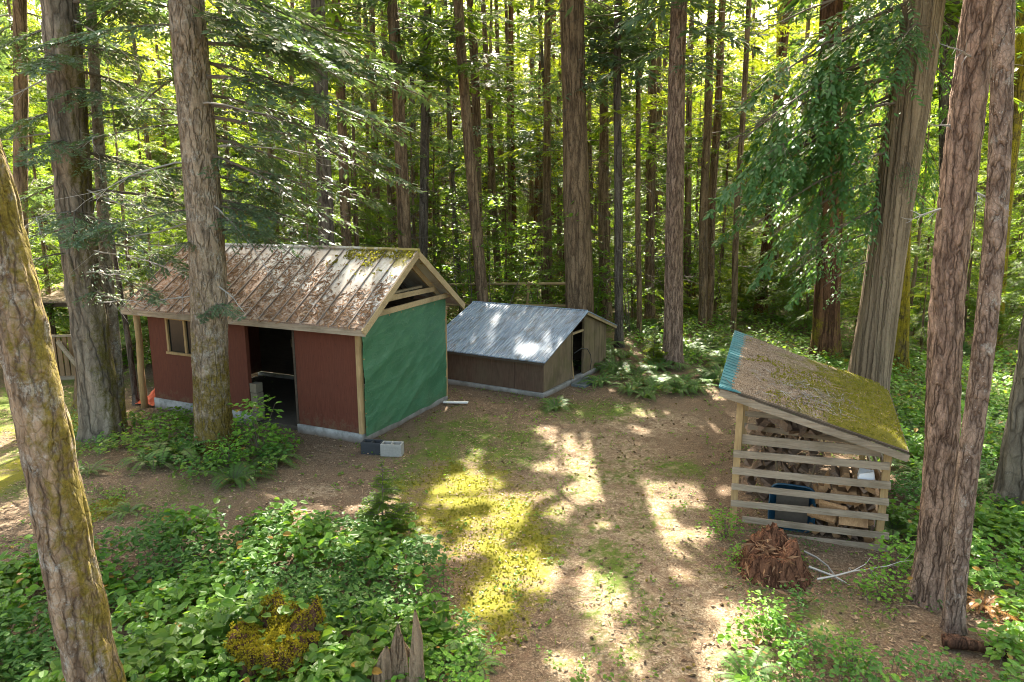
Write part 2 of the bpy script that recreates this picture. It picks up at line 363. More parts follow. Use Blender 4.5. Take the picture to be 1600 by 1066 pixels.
def metal_roof():
    m = MT('sky_tinted_patchy_roofing'); o = m.obj()
    a = m.noise(m.scale(o, 2.2, 1, 1), 2.3, 7, .75, .5); b = m.noise(m.scale(o, 22, 1.3, 1.3), 1.4, 5, .6); f = m.noise(o, 30, 4, .7)
    c = m.ramp(b, [(.3, (.11, .14, .18)), (.52, (.22, .28, .36)), (.72, (.36, .43, .52))])  # the sky's blue sheen is mixed into the metal's own colour
    c = m.mix(m.ramp(a, [(.50, 0.0), (.64, .7)]), c, (.13, .12, .10))
    c = m.mix(m.ramp(f, [(.60, 0.0), (.72, .7)]), c, (.10, .085, .06))
    return m.done(m.principled(c, m.ramp(a, [(.3, .50), (.7, .75)]), m.bump(m.math('ADD', b, f), .5, .008), .3))
M['metal_roof'] = metal_roof()
def tarp_mat():
    m = MT('green_tarp_weave'); o = m.obj(); a = m.noise(o, 2.0, 5, .6); f = m.noise(m.scale(o, 2, 60, 60), 3, 2)
    c = m.ramp(a, [(.3, (.038, .128, .062)), (.7, (.062, .180, .092))])
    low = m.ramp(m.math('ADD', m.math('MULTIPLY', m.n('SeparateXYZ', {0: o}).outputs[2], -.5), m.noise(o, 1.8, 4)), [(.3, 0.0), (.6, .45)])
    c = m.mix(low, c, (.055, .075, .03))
    cr = m.noise(m.scale(o, 1, .9, 2.6), 2.2, 3, .5, 1.2); cr = m.ramp(m.math('ABSOLUTE', m.math('SUBTRACT', cr, .5)), [(0.0, 1.0), (.035, 0.0)])
    c = m.mix(m.math('MULTIPLY', cr, .18), c, (.12, .24, .15))
    pb = m.principled(c, .42, m.bump(m.math('ADD', f, m.math('MULTIPLY', cr, 4.0)), .22, .006), .45)
    return m.done(m.n('MixShader', {0: .12, 1: pb, 2: m.n('BsdfTranslucent', {'Color': (.05, .22, .10, 1)}).outputs[0]}).outputs[0])
M['tarp'] = tarp_mat()
def mossroof():
    m = MT('mossy_litter_on_roofing'); o = m.obj(); sx = m.n('SeparateXYZ', {0: o})
    a = m.noise(o, 1.5, 6, .7, .4); f = m.noise(o, 55, 4, .75); g = m.noise(m.scale(o, 30, 6, 6), 2, 3, .6)
    br = m.ramp(g, [(.3, (.09, .06, .04)), (.52, (.22, .165, .115)), (.75, (.38, .32, .26))])
    mo = m.mix(f, (.06, .06, .010), (.21, .18, .028))
    k = m.math('ADD', a, m.math('MULTIPLY', m.math('SUBTRACT', sx.outputs[0], 1.05), .20))
    c = m.mix(m.ramp(k, [(.44, 0.0), (.60, 1.0)]), br, mo)
    return m.done(m.principled(c, .95, m.bump(m.math('ADD', f, g), .9, .02), .1))
M['mossroof'] = mossroof()
def ground_mat():
    m = MT('forest_floor_soil'); o = m.obj(); at_ = m.n('Attribute', attribute_name='zone'); z = m.n('SeparateColor', {0: at_.outputs['Color']})
    f = m.noise(o, 38, 5, .75); f2 = m.noise(o, 9, 5, .7, .5); big = m.noise(o, .9, 4, .6); sp = m.vor(o, 26)
    duff = m.ramp(f, [(.32, (.045, .032, .02)), (.5, (.14, .10, .063)), (.68, (.32, .245, .165))])
    duff = m.mix(m.ramp(f2, [(.4, 0.0), (.7, .7)]), duff, (.16, .095, .062))
    path = m.ramp(f, [(.32, (.12, .08, .05)), (.5, (.31, .235, .15)), (.68, (.56, .46, .33))])
    path = m.mix(m.ramp(f2, [(.46, 0.0), (.62, .7)]), path, (.14, .085, .052))
    path = m.mix(m.ramp(m.noise(o, 3.1, 6, .75, .6), [(.47, 0.0), (.60, .8)]), path, m.mix(f, (.075, .045, .028), (.22, .14, .09)))
    moss = m.mix(f, (.07, .078, .010), (.24, .21, .025))
    grs = m.mix(f, (.045, .075, .014), (.13, .17, .03))
    jit = m.math('MULTIPLY', m.math('SUBTRACT', m.math('ADD', m.math('MULTIPLY', f2, .7), m.math('MULTIPLY', f, .3)), .5), 1.9)
    jit = m.math('ADD', jit, m.math('MULTIPLY', m.math('SUBTRACT', m.noise(o, 1.7, 5, .7, .5), .5), 1.6))
    def th(s): return m.ramp(m.math('ADD', s, jit), [(.36, 0.0), (.74, 1.0)])
    c = m.mix(th(z.outputs[1]), duff, path)
    c = m.mix(th(z.outputs[2]), c, grs)
    c = m.mix(th(z.outputs[0]), c, moss)
    c = m.mix(m.ramp(sp, [(.10, .55), (.16, 0.0)]), c, m.mix(m.vor(o, 26, 'F1', 1), (.05, .03, .02), (.40, .34, .25)))
    h = m.math('ADD', m.math('MULTIPLY', f, .6), f2)
    return m.done(m.principled(c, .95, m.bump(h, .9, .03), .1))
M['ground'] = ground_mat()
def glass():
    m = MT('dim_window_glass')
    return m.done(m.principled((.010, .012, .012), .15, None, .25))
M['glass'] = glass()
M['rot_red'] = bark_mat('rotten_red_wood', (.24, .11, .06), (.06, .026, .016), hscale=11, stretch=.14, plate=True, bstr=1.0)
M['rot_brown'] = bark_mat('rotten_dark_wood', (.15, .075, .045), (.04, .022, .015), hscale=11, stretch=.14)
M['rot_grey'] = bark_mat('splintered_grey_wood', (.36, .26, .165), (.11, .07, .04), hscale=14, stretch=.06, plate=False, moss=.2)
M['rot_moss'] = bark_mat('mossed_rotten_wood', (.17, .075, .045), (.05, .025, .016), hscale=12, stretch=.2, plate=False, moss=.75, moss_dir=(.1, .0, 1.0), mosscol=(.24, .20, .012))

# ------------------------------------------------------------------ frames of the three sheds
def frame(O, ang):
    a = R(ang); return np.array(O, float), np.array([math.cos(a), math.sin(a), 0]), np.array([-math.sin(a), math.cos(a), 0]), a
SH = frame((-3.24, 14.14, 0), -24.5); SM = frame((.82, 17.71, 0), -30); WS = frame((3.55, 10.23, 0), -22.5)
def fw(fr, x, y, z=0): return fr[0] + fr[1] * x + fr[2] * y + np.array([0, 0, z])

# ------------------------------------------------------------------ chosen sun patches; foliage is cut away along the sun's path to each (world)
LIT = []
def lit_px(u, v, hw, hh):
    p = G(u, v); ry = abs(G(u, v - hh)[1] - G(u, v + hh)[1]) / 2; LIT.append((p[0], p[1], hw * math.hypot(p[1], 4) / FPX, ry))
for a in [(735, 722, 20, 24), (740, 765, 52, 28), (685, 780, 52, 22), (795, 795, 50, 32), (755, 835, 60, 34), (805, 885, 42, 38), (765, 940, 34, 40), (855, 905, 36, 18),
          (490, 768, 44, 13), (945, 718, 58, 17), (900, 692, 38, 10), (850, 678, 30, 7), (1020, 645, 30, 9), (1000, 672, 24, 8), (955, 768, 80, 22), (1062, 783, 58, 12),
          (915, 740, 44, 10), (990, 830, 32, 20), (1080, 842, 36, 14), (940, 975, 46, 36), (1020, 1020, 60, 36), (1060, 1066, 80, 34), (960, 640, 22, 8), (895, 1045, 42, 20),
          (1112, 960, 28, 25), (450, 850, 80, 26), (330, 890, 50, 30), (560, 905, 56, 20), (705, 860, 36, 20), (720, 985, 46, 25), (520, 1000, 30, 22), (440, 990, 40, 18), (60, 1040, 50, 18), (255, 1000, 40, 25),
          (560, 870, 60, 22), (400, 930, 60, 26), (620, 950, 40, 26), (280, 950, 40, 24), (500, 940, 40, 18), (380, 1010, 40, 20), (600, 1020, 50, 24), (760, 1040, 40, 26), (480, 815, 60, 14), (860, 735, 30, 12), (890, 800, 24, 14), (1000, 745, 30, 8), (1060, 720, 24, 6), (900, 900, 24, 20), (1040, 900, 26, 20), (1185, 1000, 44, 46), (1230, 1060, 60, 24), (1290, 985, 36, 14), (1535, 880, 26, 24), (1555, 640, 44, 26), (1500, 620, 20, 20), (1130, 760, 18, 8), (640, 835, 24, 26), (700, 640, 20, 5), (560, 830, 40, 10), (1160, 690, 20, 6), (845, 775, 26, 10)]:
    lit_px(*a)
for x, y, rx, ry in [(-2.6, 11.0, .9, .32), (-3.7, 11.4, .7, .3), (-4.7, 11.85, .45, .3), (-6.1, 12.5, .3, .3), (-8.8, 13.8, .5, .3)]: LIT.append((x, y, rx, ry))
def lit_on(fr, x, y, z, r): p = fw(fr, x, y, z); LIT.append((p[0], p[1] - COT * z, r, r * .5))
for x, y, r in [(-.5, .6, .34), (-.3, 1.35, .26), (-.9, .4, .22), (-.4, 1.95, .28), (-1.25, .5, .18), (-2.9, .45, .24), (-2.6, 1.0, .16), (-3.1, 1.05, .2), (-2.1, .8, .12), (-.8, 2.3, .24), (-1.7, .25, .14), (-1.9, 1.6, .1), (-2.4, .3, .14)]:
    lit_on(SM, x, y, 1.08 + .37 * y, r)
for x, y, r in [(.2, 4.1, .16), (.5, 3.9, .16), (.8, 3.7, .14), (1.1, 3.2, .13), (1.35, 2.95, .13), (1.6, 2.7, .13), (1.5, 2.1, .12), (1.75, 1.8, .13), (2.0, 1.5, .13), (2.2, 1.2, .12)]:
    lit_on(WS, x, y, 2.25 - .27 * (x + .3), r)
LIT = np.array(LIT)
def lit(X, Yp):
    X = np.asarray(X, float); Yp = np.asarray(Yp, float); out = np.zeros(X.shape, bool)
    jx = (n2(X, Yp, 2.3, 1) - .5) * .5; jy = (n2(X, Yp, 2.3, 8) - .5) * .5
    for cx, cy, rx, ry in LIT:
        out |= ((X + jx - cx) / max(rx, .1)) ** 2 + ((Yp + jy - cy) / max(ry, .1)) ** 2 < 1
    nz = fbm2(X, Yp, .85, 21)
    out |= nz > np.where((Yp > 19) | ((Yp > 16) & (X > 2.5) & (Yp > 17.5)), .57, np.where((X > 6) | ((X < -1) & (Yp < 10.2)), .50, .64))
    return out

# ------------------------------------------------------------------ foliage generators
def branch_variant(rg, nside=9, nc=5, cl=.10, droop=.30, ang=52, spread=.42, jit=.35, hang=.25, start=.12):
    """flat conifer branch of unit length along +x: leaf cards (base, dir, normal)"""
    C = []; D = []; N = []
    for k in range(nside):
        s = start + (1 - start) * (k + rg.uniform(0, .8)) / nside
        for sg in (-1, 1):
            l = spread * (1.05 - s) ** .75 * rg.uniform(.6, 1.15); a = R(ang + rg.normal(0, 9)) * sg
            p0 = np.array([s, 0, -droop * s * s + .06 * s]); d = np.array([math.cos(a), math.sin(a), -hang * rg.uniform(.3, 1.6)]); d /= np.linalg.norm(d)
            m = max(2, int(nc * (.4 + l / spread)))
            for j in range(m):
                t = (j + .4) / m; p = p0 + d * l * t + np.array([0, 0, -hang * .5 * l * t * t])
                for q in (-1, 1):
                    b = math.atan2(d[1], d[0]) + q * R(rg.uniform(25, 55))
                    e = np.array([math.cos(b), math.sin(b), d[2] - hang * .4 + rg.normal(0, .18)]); e /= np.linalg.norm(e)
                    C.append(p); D.append(e * cl * rg.uniform(.7, 1.35)); N.append([rg.normal(0, jit), rg.normal(0, jit), 1])
            C.append(p0 + d * l * .85); D.append(d * cl * 1.2); N.append([rg.normal(0, jit), rg.normal(0, jit), 1])
    for q in range(3):
        C.append([.92, 0, -droop * .85 + .05]); D.append([cl * 1.3, rg.normal(0, .03), -.02]); N.append([rg.normal(0, jit), rg.normal(0, jit), 1])
    return np.array(C), np.array(D), np.array(N)
rv = np.random.default_rng(3)
V_LOW = [branch_variant(rv, 8, 4, .15, .25, jit=.5) for _ in range(8)]                       # far trees, high canopies
V_MID = [branch_variant(rv, 11, 5, .10, .28, jit=.5) for _ in range(8)]
V_FIR = [branch_variant(rv, 24, 12, .044, .22, spread=.38, jit=.5) for _ in range(8)]         # near fir branches
V_CED = [branch_variant(rv, 22, 15, .034, .55, ang=48, spread=.38, jit=.35, hang=.65) for _ in range(6)]
def put_branch(mb, var, origin, az, L, pitch=0.0, roll=0.0, wr=.17, m=0, cull=None, base=(0, 0, 0), keep=None, rg=rng):
    C, D, N = var; ca, sa = math.cos(az), math.sin(az); cp, sp = math.cos(pitch), math.sin(pitch); cr, sr = math.cos(roll), math.sin(roll)
    Rm = np.array([[ca, -sa, 0], [sa, ca, 0], [0, 0, 1]]) @ np.array([[cp, 0, -sp], [0, 1, 0], [sp, 0, cp]]) @ np.array([[1, 0, 0], [0, cr, -sr], [0, sr, cr]])
    C2 = C @ Rm.T * L + origin; D2 = D @ Rm.T * L; N2 = N @ Rm.T
    if cull is not None:
        P = C2 + D2 * .5 + np.asarray(base); k = ~cull(P)
        if keep is not None: k &= rg.random(len(k)) < keep
        C2, D2, N2 = C2[k], D2[k], N2[k]
    mb.cards(C2, D2, N2, wr, m)
    return Rm
def sun_cull(P):
    return lit(P[:, 0], P[:, 1] - COT * P[:, 2])
def twig_axis(origin, Rm, L, droop=.25, n=5, s1=1.0):
    s = np.linspace(0, s1, n); P = np.stack([s, np.zeros(n), -droop * s * s + .06 * s], -1) * L
    return P @ Rm.T + origin

# ------------------------------------------------------------------ trees
def trunk_mesh(Rb, H, lean, nseg=14, fine=0.0, dz=.07, fur=0.0, ff=9.0, taper=.62, flare=.35, wob=.06, seed=0, coarse=.8, strp=.28):
    zs = list(np.arange(-.3, fine, dz)) if fine else [-.3, 0, .15, .35, .7]
    z0 = zs[-1]; zs = np.array(zs + list(np.linspace(z0, H, max(4, int((H - z0) / coarse)))[1:]))
    zz = np.maximum(zs, 0)
    r = Rb * (1 - taper * (zz / H)) + Rb * flare * np.exp(-zz / (Rb * 1.3)); r[-1] *= .3
    ax = np.stack([lean[0] * zz + wob * (vnoise(np.stack([zz * .22, zz * 0 + seed, zz * 0], -1)) - .5) * np.minimum(zz, 3), lean[1] * zz + wob * (vnoise(np.stack([zz * .22, zz * 0 + seed + 7.7, zz * 0], -1)) - .5) * np.minimum(zz, 3), zs], -1)
    a = np.arange(nseg) * 2 * math.pi / nseg
    A, Z = np.meshgrid(a, zs); RR = np.repeat(r[:, None], nseg, 1)
    P3 = np.stack([np.cos(A) * Rb * ff + seed * 3.1, np.sin(A) * Rb * ff, Z * ff * strp], -1)
    if fur:
        w1 = vnoise(P3 * .7 + 11); n1 = vnoise(P3 + (w1 - .5)[..., None] * .9); n3 = vnoise(P3 * np.array([2.6, 2.6, 3.5]) + 31)
        h = np.abs(2 * n1 - 1) ** .6 - .6 + .35 * (n3 - .5); RR = RR + fur * h
    lob = vnoise(np.stack([np.cos(A) * 1.6 + seed, np.sin(A) * 1.6, Z * .25], -1)) - .5
    RR = RR * (1 + .16 * lob) + (Rb * .9 * flare * np.exp(-np.maximum(Z, 0) / (Rb * 1.2))) * (vnoise(np.stack([np.cos(A) * 2.2 + seed, np.sin(A) * 2.2, Z * 0], -1)) - .4)
    V = np.stack([ax[:, None, 0] + RR * np.cos(A), ax[:, None, 1] + RR * np.sin(A), ax[:, None, 2] + 0 * A], -1)
    mb = MB(); k = len(zs); i = np.arange(k - 1)[:, None] * nseg; j = np.arange(nseg)[None]; j2 = (j + 1) % nseg
    mb.add(V.reshape(-1, 3), np.stack([i + j, i + j2, i + nseg + j2, i + nseg + j], -1).reshape(-1, 4))
    return mb, (zs, ax, r)
def axis_at(info, z):
    zs, ax, r = info; return np.array([np.interp(z, zs, ax[:, 0]), np.interp(z, zs, ax[:, 1]), z]), float(np.interp(z, zs, r))

def crown_mesh(info, h0, h1, nb, Lmax, variants, base=(0, 0, 0), cull=sun_cull, wr=.12, top=.35, pitch=(-.25, .15), lens=None, rg=rng, azr=None, keep=None, twig=.018, prof=.8, dead=0, dead_z=(1.5, 6)):
    mb = MB()
    for k in range(nb):
        f = (k + rg.random()) / nb; z = h0 + (h1 - h0) * f
        L = Lmax * (1 - (1 - top) * f ** prof) * rg.uniform(.65, 1.12) * min(1, .55 + f * 3)
        az = rg.uniform(0, 2 * math.pi) if azr is None else rg.uniform(*azr)
        p, r = axis_at(info, z)
        v = variants[rg.integers(len(variants))]
        Rm = put_branch(mb, v, p, az, L, rg.uniform(*pitch), rg.normal(0, .25), wr, 0, cull, base, keep, rg)
        mb.tube(twig_axis(p, Rm, L, .26), np.linspace(twig * L * .35 + .006, .004, 5), 4, 1, cap=False)
    for k in range(dead):
        z = rg.uniform(*dead_z); p, r = axis_at(info, z); az = rg.uniform(0, 2 * math.pi); L = rg.uniform(.5, 1.7)
        dead_branch(mb, p, az, L, rg, 1)
    return mb
def dead_branch(mb, p, az, L, rg, m=0, r0=.014):
    n = 6; P = [np.array(p, float)]; d = np.array([math.cos(az), math.sin(az), rg.uniform(-.25, .15)])
    for i in range(n - 1):
        d = d + rg.normal(0, .14, 3) + np.array([0, 0, -.06]); P.append(P[-1] + d / np.linalg.norm(d) * L / (n - 1))
    mb.tube(P, np.linspace(r0, .004, n), 4, m, cap=False)
    for i in range(2, n):
        for q in range(2):
            e = d + rg.normal(0, .7, 3); e /= np.linalg.norm(e); l = L * rg.uniform(.15, .4)
            mid = P[i] + e * l * .5 + np.array([0, 0, -.04 * l]); mb.tube([P[i], mid, mid + (e + rg.normal(0, .35, 3)) * l * .45], [.006, .004, .002], 3, m, cap=False)

CROWNS = []
def tree(name, label, base, top, D, H, bark, seed, nseg=14, fine=0.0, dz=.07, fur=0.0, ff=9, crown=None, group=None, taper=.62, flare=.35, cat='tree', strp=.28, wob=.06):
    """base = point on the ground, top = a second point the trunk's axis passes through"""
    base = np.array(base, float); top = np.array(top, float); base[2] = gz(base[0], base[1])
    lean = ((top - base) / (top[2] - base[2]))[:2]
    t = thing(name, label, cat, base, 0, group)
    mb, info = trunk_mesh(D / 2, H, lean, nseg, fine, dz, fur, ff, taper, flare, wob, seed, strp=strp)
    mb.build('trunk', M[bark], t, smooth=True)
    if crown:
        rg = np.random.default_rng(seed * 13 + 5); leaf = crown.pop('leaf', 'hemlock')
        CROWNS.append(dict(t=t, info=info, base=base, leaf=leaf, H=H, mb=crown_mesh(info, rg=rg, base=base, **crown)))
    return t, info, base

# ------------------------------------------------------------------ ground
def build_ground():
    xs = np.concatenate([np.linspace(-160, -34, 22)[:-1], np.linspace(-34, -13, 43)[:-1], np.linspace(-13, 13, 236)[:-1], np.linspace(13, 34, 43)[:-1], np.linspace(34, 160, 22)])
    ys = np.concatenate([np.linspace(-60, 2, 16)[:-1], np.linspace(2, 24, 190)[:-1], np.linspace(24, 60, 73)[:-1], np.linspace(60, 260, 30)])
    X, Y = np.meshgrid(xs, ys); Z = ground_z(X, Y)
    Z = Z + .035 * (fbm2(X, Y, 2.6, 4) - .5) * ((Y > 2) & (Y < 30))
    mb = MB(); mb.grid(np.stack([X, Y, Z], -1)); o = mb.build('forest_floor', M['ground'], smooth=True); tag(o, kind='structure')
    def blob(u, v, hw, hh, soft=1.0):
        p = G(u, v); ry = abs(G(u, v - hh)[1] - G(u, v + hh)[1]) / 2; rx = hw * math.hypot(p[1], 4) / FPX
        return np.clip(1.5 - soft * np.hypot((X - p[0]) / rx, (Y - p[1]) / ry), 0, 1)
    def top_(*l): return np.max([blob(*a) for a in l], 0)
    moss = top_((720, 780, 95, 75), (800, 840, 75, 95), (775, 930, 60, 70), (120, 660, 90, 30), (150, 800, 30, 30), (60, 720, 50, 60)) * .74
    path = top_((930, 720, 150, 70), (980, 800, 130, 60), (960, 900, 130, 90), (1000, 1000, 150, 90), (1020, 1080, 190, 80), (1010, 660, 90, 30), (1120, 950, 60, 60), (490, 770, 60, 14)) * .85  # pale track, plus the sun patch by the red shed painted into the colour
    gras = np.maximum(top_((720, 690, 110, 50), (800, 700, 70, 40), (930, 640, 110, 20), (1060, 730, 50, 20), (860, 830, 50, 60), (640, 740, 40, 40), (950, 880, 60, 50)) * .62, top_((950, 780, 160, 120), (960, 960, 130, 110), (250, 780, 160, 60), (1250, 960, 120, 60)) * .40)
    gras = np.maximum(gras, top_((20, 640, 130, 60), (0, 740, 110, 70), (100, 610, 120, 30)) * .72)
    far = np.clip((Y - 22) / 6, 0, 1) * (X > -3) * .5; right = np.clip((X - 6) / 2, 0, 1) * .5
    col = np.stack([moss, path, np.maximum(gras, np.maximum(far, right)), np.ones_like(moss)], -1).reshape(-1, 4).astype(np.float32)
    ca = o.data.color_attributes.new('zone', 'FLOAT_COLOR', 'POINT'); ca.data.foreach_set('color', col.ravel())
    return moss, path, gras, xs, ys
ZONE = build_ground()
# ------------------------------------------------------------------ the red shed
def slope_z(y): return 2.58 + (y + .3) * (4.05 - 2.58) / 2.12
def red_shed():
    t = thing('red_shed', 'barn red plywood shed with metal gable roof and green tarp over its end', 'shed', SH[0], SH[3])
    b = MB()
    x0, x1, wx0, wx1, wz0, wz1 = -6.42, -3.2, -5.78, -4.5, 1.47, 2.40
    b.box(x0, wx0, 0, .1, .27, 2.52); b.box(wx1, x1, 0, .1, .27, 2.52); b.box(wx0, wx1, 0, .1, .27, wz0); b.box(wx0, wx1, 0, .1, wz1, 2.52); b.build('front_wall', M['red'], t)
    b = MB(); b.box(-1.74, -.07, 0, .1, .2, 2.52); b.build('front_wall', M['red'], t)
    b = MB(); b.box(-3.2, -1.74, .02, .1, 2.36, 2.54); b.build('door_lintel', M['wood_dark'], t)
    b = MB(); b.box(-6.42, -6.32, .1, 3.54, .2, 2.52); b.build('side_wall', M['red'], t)
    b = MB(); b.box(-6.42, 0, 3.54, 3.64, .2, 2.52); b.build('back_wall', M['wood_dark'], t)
    b = MB(); b.hexa([(-6.42, 0, 2.525), (-6.34, 0, 2.525), (-6.34, 3.64, 2.525), (-6.42, 3.64, 2.525), (-6.42, 1.80, 3.9), (-6.34, 1.80, 3.9), (-6.34, 1.84, 3.9), (-6.42, 1.84, 3.9)]); b.build('gable_board', M['wood_dark'], t)
    b = MB(); b.box(-6.45, -3.18, -.02, .14, -.4, .265); b.box(-1.78, .015, -.03, .14, -.4, .195); b.box(-.12, .02, .14, 3.66, -.4, .15); b.box(-6.45, -.12, 3.5, 3.66, -.4, .15); b.build('footing', M['concrete'], t)
    b = MB(); b.box(-.13, .035, .12, 3.56, .155, .24); b.build('sill_beam', M['wood_pale_x'], t)
    b = MB(); b.box(-6.4, -.12, .14, 3.5, -.3, .07); b.build('floor_slab', M['floor'], t)
    # window
    f = MB()
    for a in (wx0, wx1 - .06, (wx0 + wx1) / 2 - .03): f.box(a, a + .06, -.025, .06, wz0 + .06, wz1 - .06)
    f.box(wx0, wx1, -.025, .06, wz1 - .06, wz1); f.box(wx0 - .03, wx1 + .03, -.045, .06, wz0, wz0 + .06)
    wf = f.build('window', M['wood_pale'], t)
    g = MB(); g.box(wx0 + .06, (wx0 + wx1) / 2 - .03, .02, .028, wz0 + .06, wz1 - .06); g.build('pane', M['glass'], wf)
    g = MB(); g.box((wx0 + wx1) / 2 + .03, wx1 - .06, .02, .028, wz0 + .06, wz1 - .06); g.build('pane', M['glass'], wf)
    # corner posts
    b = MB(); b.box(-.065, .035, -.035, .075, .2, 2.56); b.build('corner_post', M['wood_pale'], t)
    b = MB(); b.box(-.06, .05, 3.52, 3.63, .15, 2.66); b.build('corner_post', M['wood_pale'], t)
    b = MB(); b.box(-1.80, -1.745, -.012, .09, .2, 2.36); b.build('door_jamb', M['wood_dark'], t)
    for k in range(4):
        b = MB(); dx = rng.uniform(-.012, .012); b.box(-3.19 + dx, -2.99 + dx, .02, .22, .09 + .225 * k, .305 + .225 * k); b.build('jamb_block', M['jamb'], t)
    # log post under the left overhang
    b = MB(); b.tube([(-6.72, -.1, -.2), (-6.70, -.12, .9), (-6.66, -.1, 1.8), (-6.66, -.12, 2.5)], [.085, .08, .078, .075], 10); b.build('log_post', M['wood_pale'], t, smooth=True)
    b = MB(); b.tube([(-7.02, .1, 2.5), (-7.02, .1, 1.25)], .03, 8); b.build('drain_pipe', M['pipe'], t, smooth=True)
    # roof
    r = MB(); xa, xb = -6.95, .40
    for sgn in (0, 1):
        ys = np.array([-.3, 1.82]); P = [(-.3, 2.58), (1.82, 4.05)]
        yy = lambda y: y if not sgn else 3.64 - y
        (ya, za), (yb, zb) = P
        r.hexa([(xa, yy(ya), za - .03), (xb, yy(ya), za - .03), (xb, yy(yb), zb - .03), (xa, yy(yb), zb - .03), (xa, yy(ya), za + .01), (xb, yy(ya), za + .01), (xb, yy(yb), zb + .01), (xa, yy(yb), zb + .01)])
    ro = r.build('roof', M['roof'], t)
    s = MB()
    for k in range(19):
        x = xa + .03 + k * (xb - xa - .06) / 18
        for sgn in (0, 1):
            yy = (lambda y: y) if not sgn else (lambda y: 3.64 - y)
            s.beam((x, yy(-.3), 2.595), (x, yy(1.80), 4.05), .028, .035)
    s.build('seam_rib', M['seam'], ro)
    c = MB(); c.tube([(xa, 1.82, 4.055), (-3, 1.82, 4.065), (xb + .01, 1.82, 4.055)], .055, 6); c.build('ridge_cap', M['roof'], ro)
    b = MB(); b.beam((xa, -.29, 2.49), (xb, -.29, 2.49), .04, .13); b.build('eave_fascia', M['wood_grey_x'], t)
    for yy in (lambda y: y, lambda y: 3.64 - y):
        b = MB(); b.beam((xb - .02, yy(-.33), 2.50), (xb - .02, yy(1.82), 3.985), .045, .15, up=(0, 0, 1)); b.build('barge_board', M['wood_pale_x'], t)
    for x in (.0, -.9, -1.8, -2.7, -4.0, -5.2):
        b = MB()
        b.beam((x - .03, .05, 2.70), (x - .03, 1.80, 3.93), .05, .13); b.beam((x - .03, 3.59, 2.70), (x - .03, 1.84, 3.93), .05, .13)
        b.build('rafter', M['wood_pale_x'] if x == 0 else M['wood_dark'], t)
    b = MB(); b.beam((.07, .30, 2.74), (.16, 3.60, 2.84), .05, .12); b.build('tie_beam', M['wood_pale_x'], t)
    b = MB(); b.beam((.02, .55, 3.03), (.02, 3.08, 3.03), .05, .12); b.build('collar_tie', M['wood_pale_x'], t)
    b = MB(); b.box(-6.3, -.1, .1, .16, 2.55, 2.68); b.box(-6.3, -.1, 3.46, 3.53, 2.54, 2.68); b.build('top_plate', M['wood_dark'], t)
    # tarp
    ny, nz = 90, 70; Y, Z = np.meshgrid(np.linspace(.03, 3.52, ny), np.linspace(0, 1, nz))
    top = 2.70 + .05 * Y / 3.5 + .02 * np.sin(Y * 5); bot = .17 + .05 * (n2(Y, Y * 0, 2.3) - .5)
    ZZ = bot + (top - bot) * Z
    d = .0
    for a, fr, ph, am in [(.32, 2.2, 0, .018), (.55, 3.6, 1.7, .014), (.15, 5.5, .6, .009), (.8, 6.5, 2.9, .006)]:
        u_ = ZZ - a * Y + .25 * (fbm2(Y, ZZ, .9, ph) - .5); d = d + am * (1 - np.abs(np.sin(u_ * fr + ph))) ** 2 * (.4 + 1.2 * fbm2(Y, ZZ, .7, ph + 3))
    d = d + .05 * np.sin(np.pi * (Y - .09) / 3.43) * (1 - Z) * .8 + .012 * fbm2(Y, ZZ, 6) + .01
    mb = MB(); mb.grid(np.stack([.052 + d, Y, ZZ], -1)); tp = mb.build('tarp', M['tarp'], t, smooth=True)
    b = MB()
    for q in range(8):
        for y, z in ((.08 + q * .485, 2.66), (.06, .35 + q * .3), (3.49, .4 + q * .3)): b.box(.066, .080, y - .012, y + .012, z - .012, z + .012)
    b.build('tarp_tacks', M['wood_pale'], tp)['kind'] = 'stuff'
    # needle litter lying on the front slope
    n = 9000; X = rng.uniform(xa + .05, xb - .05, n); Yv = rng.uniform(-.28, 1.75, n); Zv = slope_z(Yv)
    k = fbm2(X, Yv, 1.1, 2) + (3.75 - Zv) * .26 - (X + 1.2) * .055 > .70 - .25 * rng.random(n)
    X, Yv, Zv = X[k], Yv[k], Zv[k]; a = rng.uniform(0, 6.28, len(X)); L = rng.uniform(.05, .19, len(X)); sl = (4.05 - 2.58) / 2.12
    D = np.stack([np.cos(a) * L, np.sin(a) * L * .82, np.sin(a) * L * .82 * sl + rng.uniform(-.005, .03, len(X))], -1)
    C = np.stack([X, Yv, Zv + .014], -1); N = np.tile([0, -sl, 1.0], (len(X), 1)) + rng.normal(0, .35, (len(X), 3))
    mb = MB(); mb.cards(C, D, N, rng.uniform(.04, .16, len(X)))
    l = mb.build('fallen_needles', M['needles'], ro); l['kind'] = 'stuff'
    n = 1500; X = rng.uniform(-2.2, xb - .03, n); Yv = 1.78 - np.abs(rng.normal(0, .32, n)); k = (fbm2(X, Yv, 3, 6) > .47) & (Yv > .4); X, Yv = X[k], Yv[k]
    C = np.stack([X, Yv, slope_z(Yv) + .012], -1); D = np.stack([rng.normal(0, .02, len(X)), rng.normal(0, .02, len(X)), rng.uniform(.015, .05, len(X))], -1)
    mb = MB(); mb.cards(C, D, rng.normal(0, 1, (len(X), 3)), .5); l = mb.build('ridge_moss', M['mossy'], ro); l['kind'] = 'stuff'
    return t
red_shed()
def loose(name, label, cat, fr, mbf, mat, group=None, smooth=False, loc=(0, 0, 0)):
    b = MB(); mbf(b); o = b.build(name, mat, None, smooth); p = fw(fr, *loc); o.location = p; o.rotation_euler.z = fr[3]; tag(o, label, cat, group); return o
loose('loose_board', 'long pale board stored across the open gable, lower of two', 'board', SH, lambda b: b.beam((-.25, .5, 2.90), (-.22, 3.2, 2.96), .12, .04), M['wood_pale_x'])
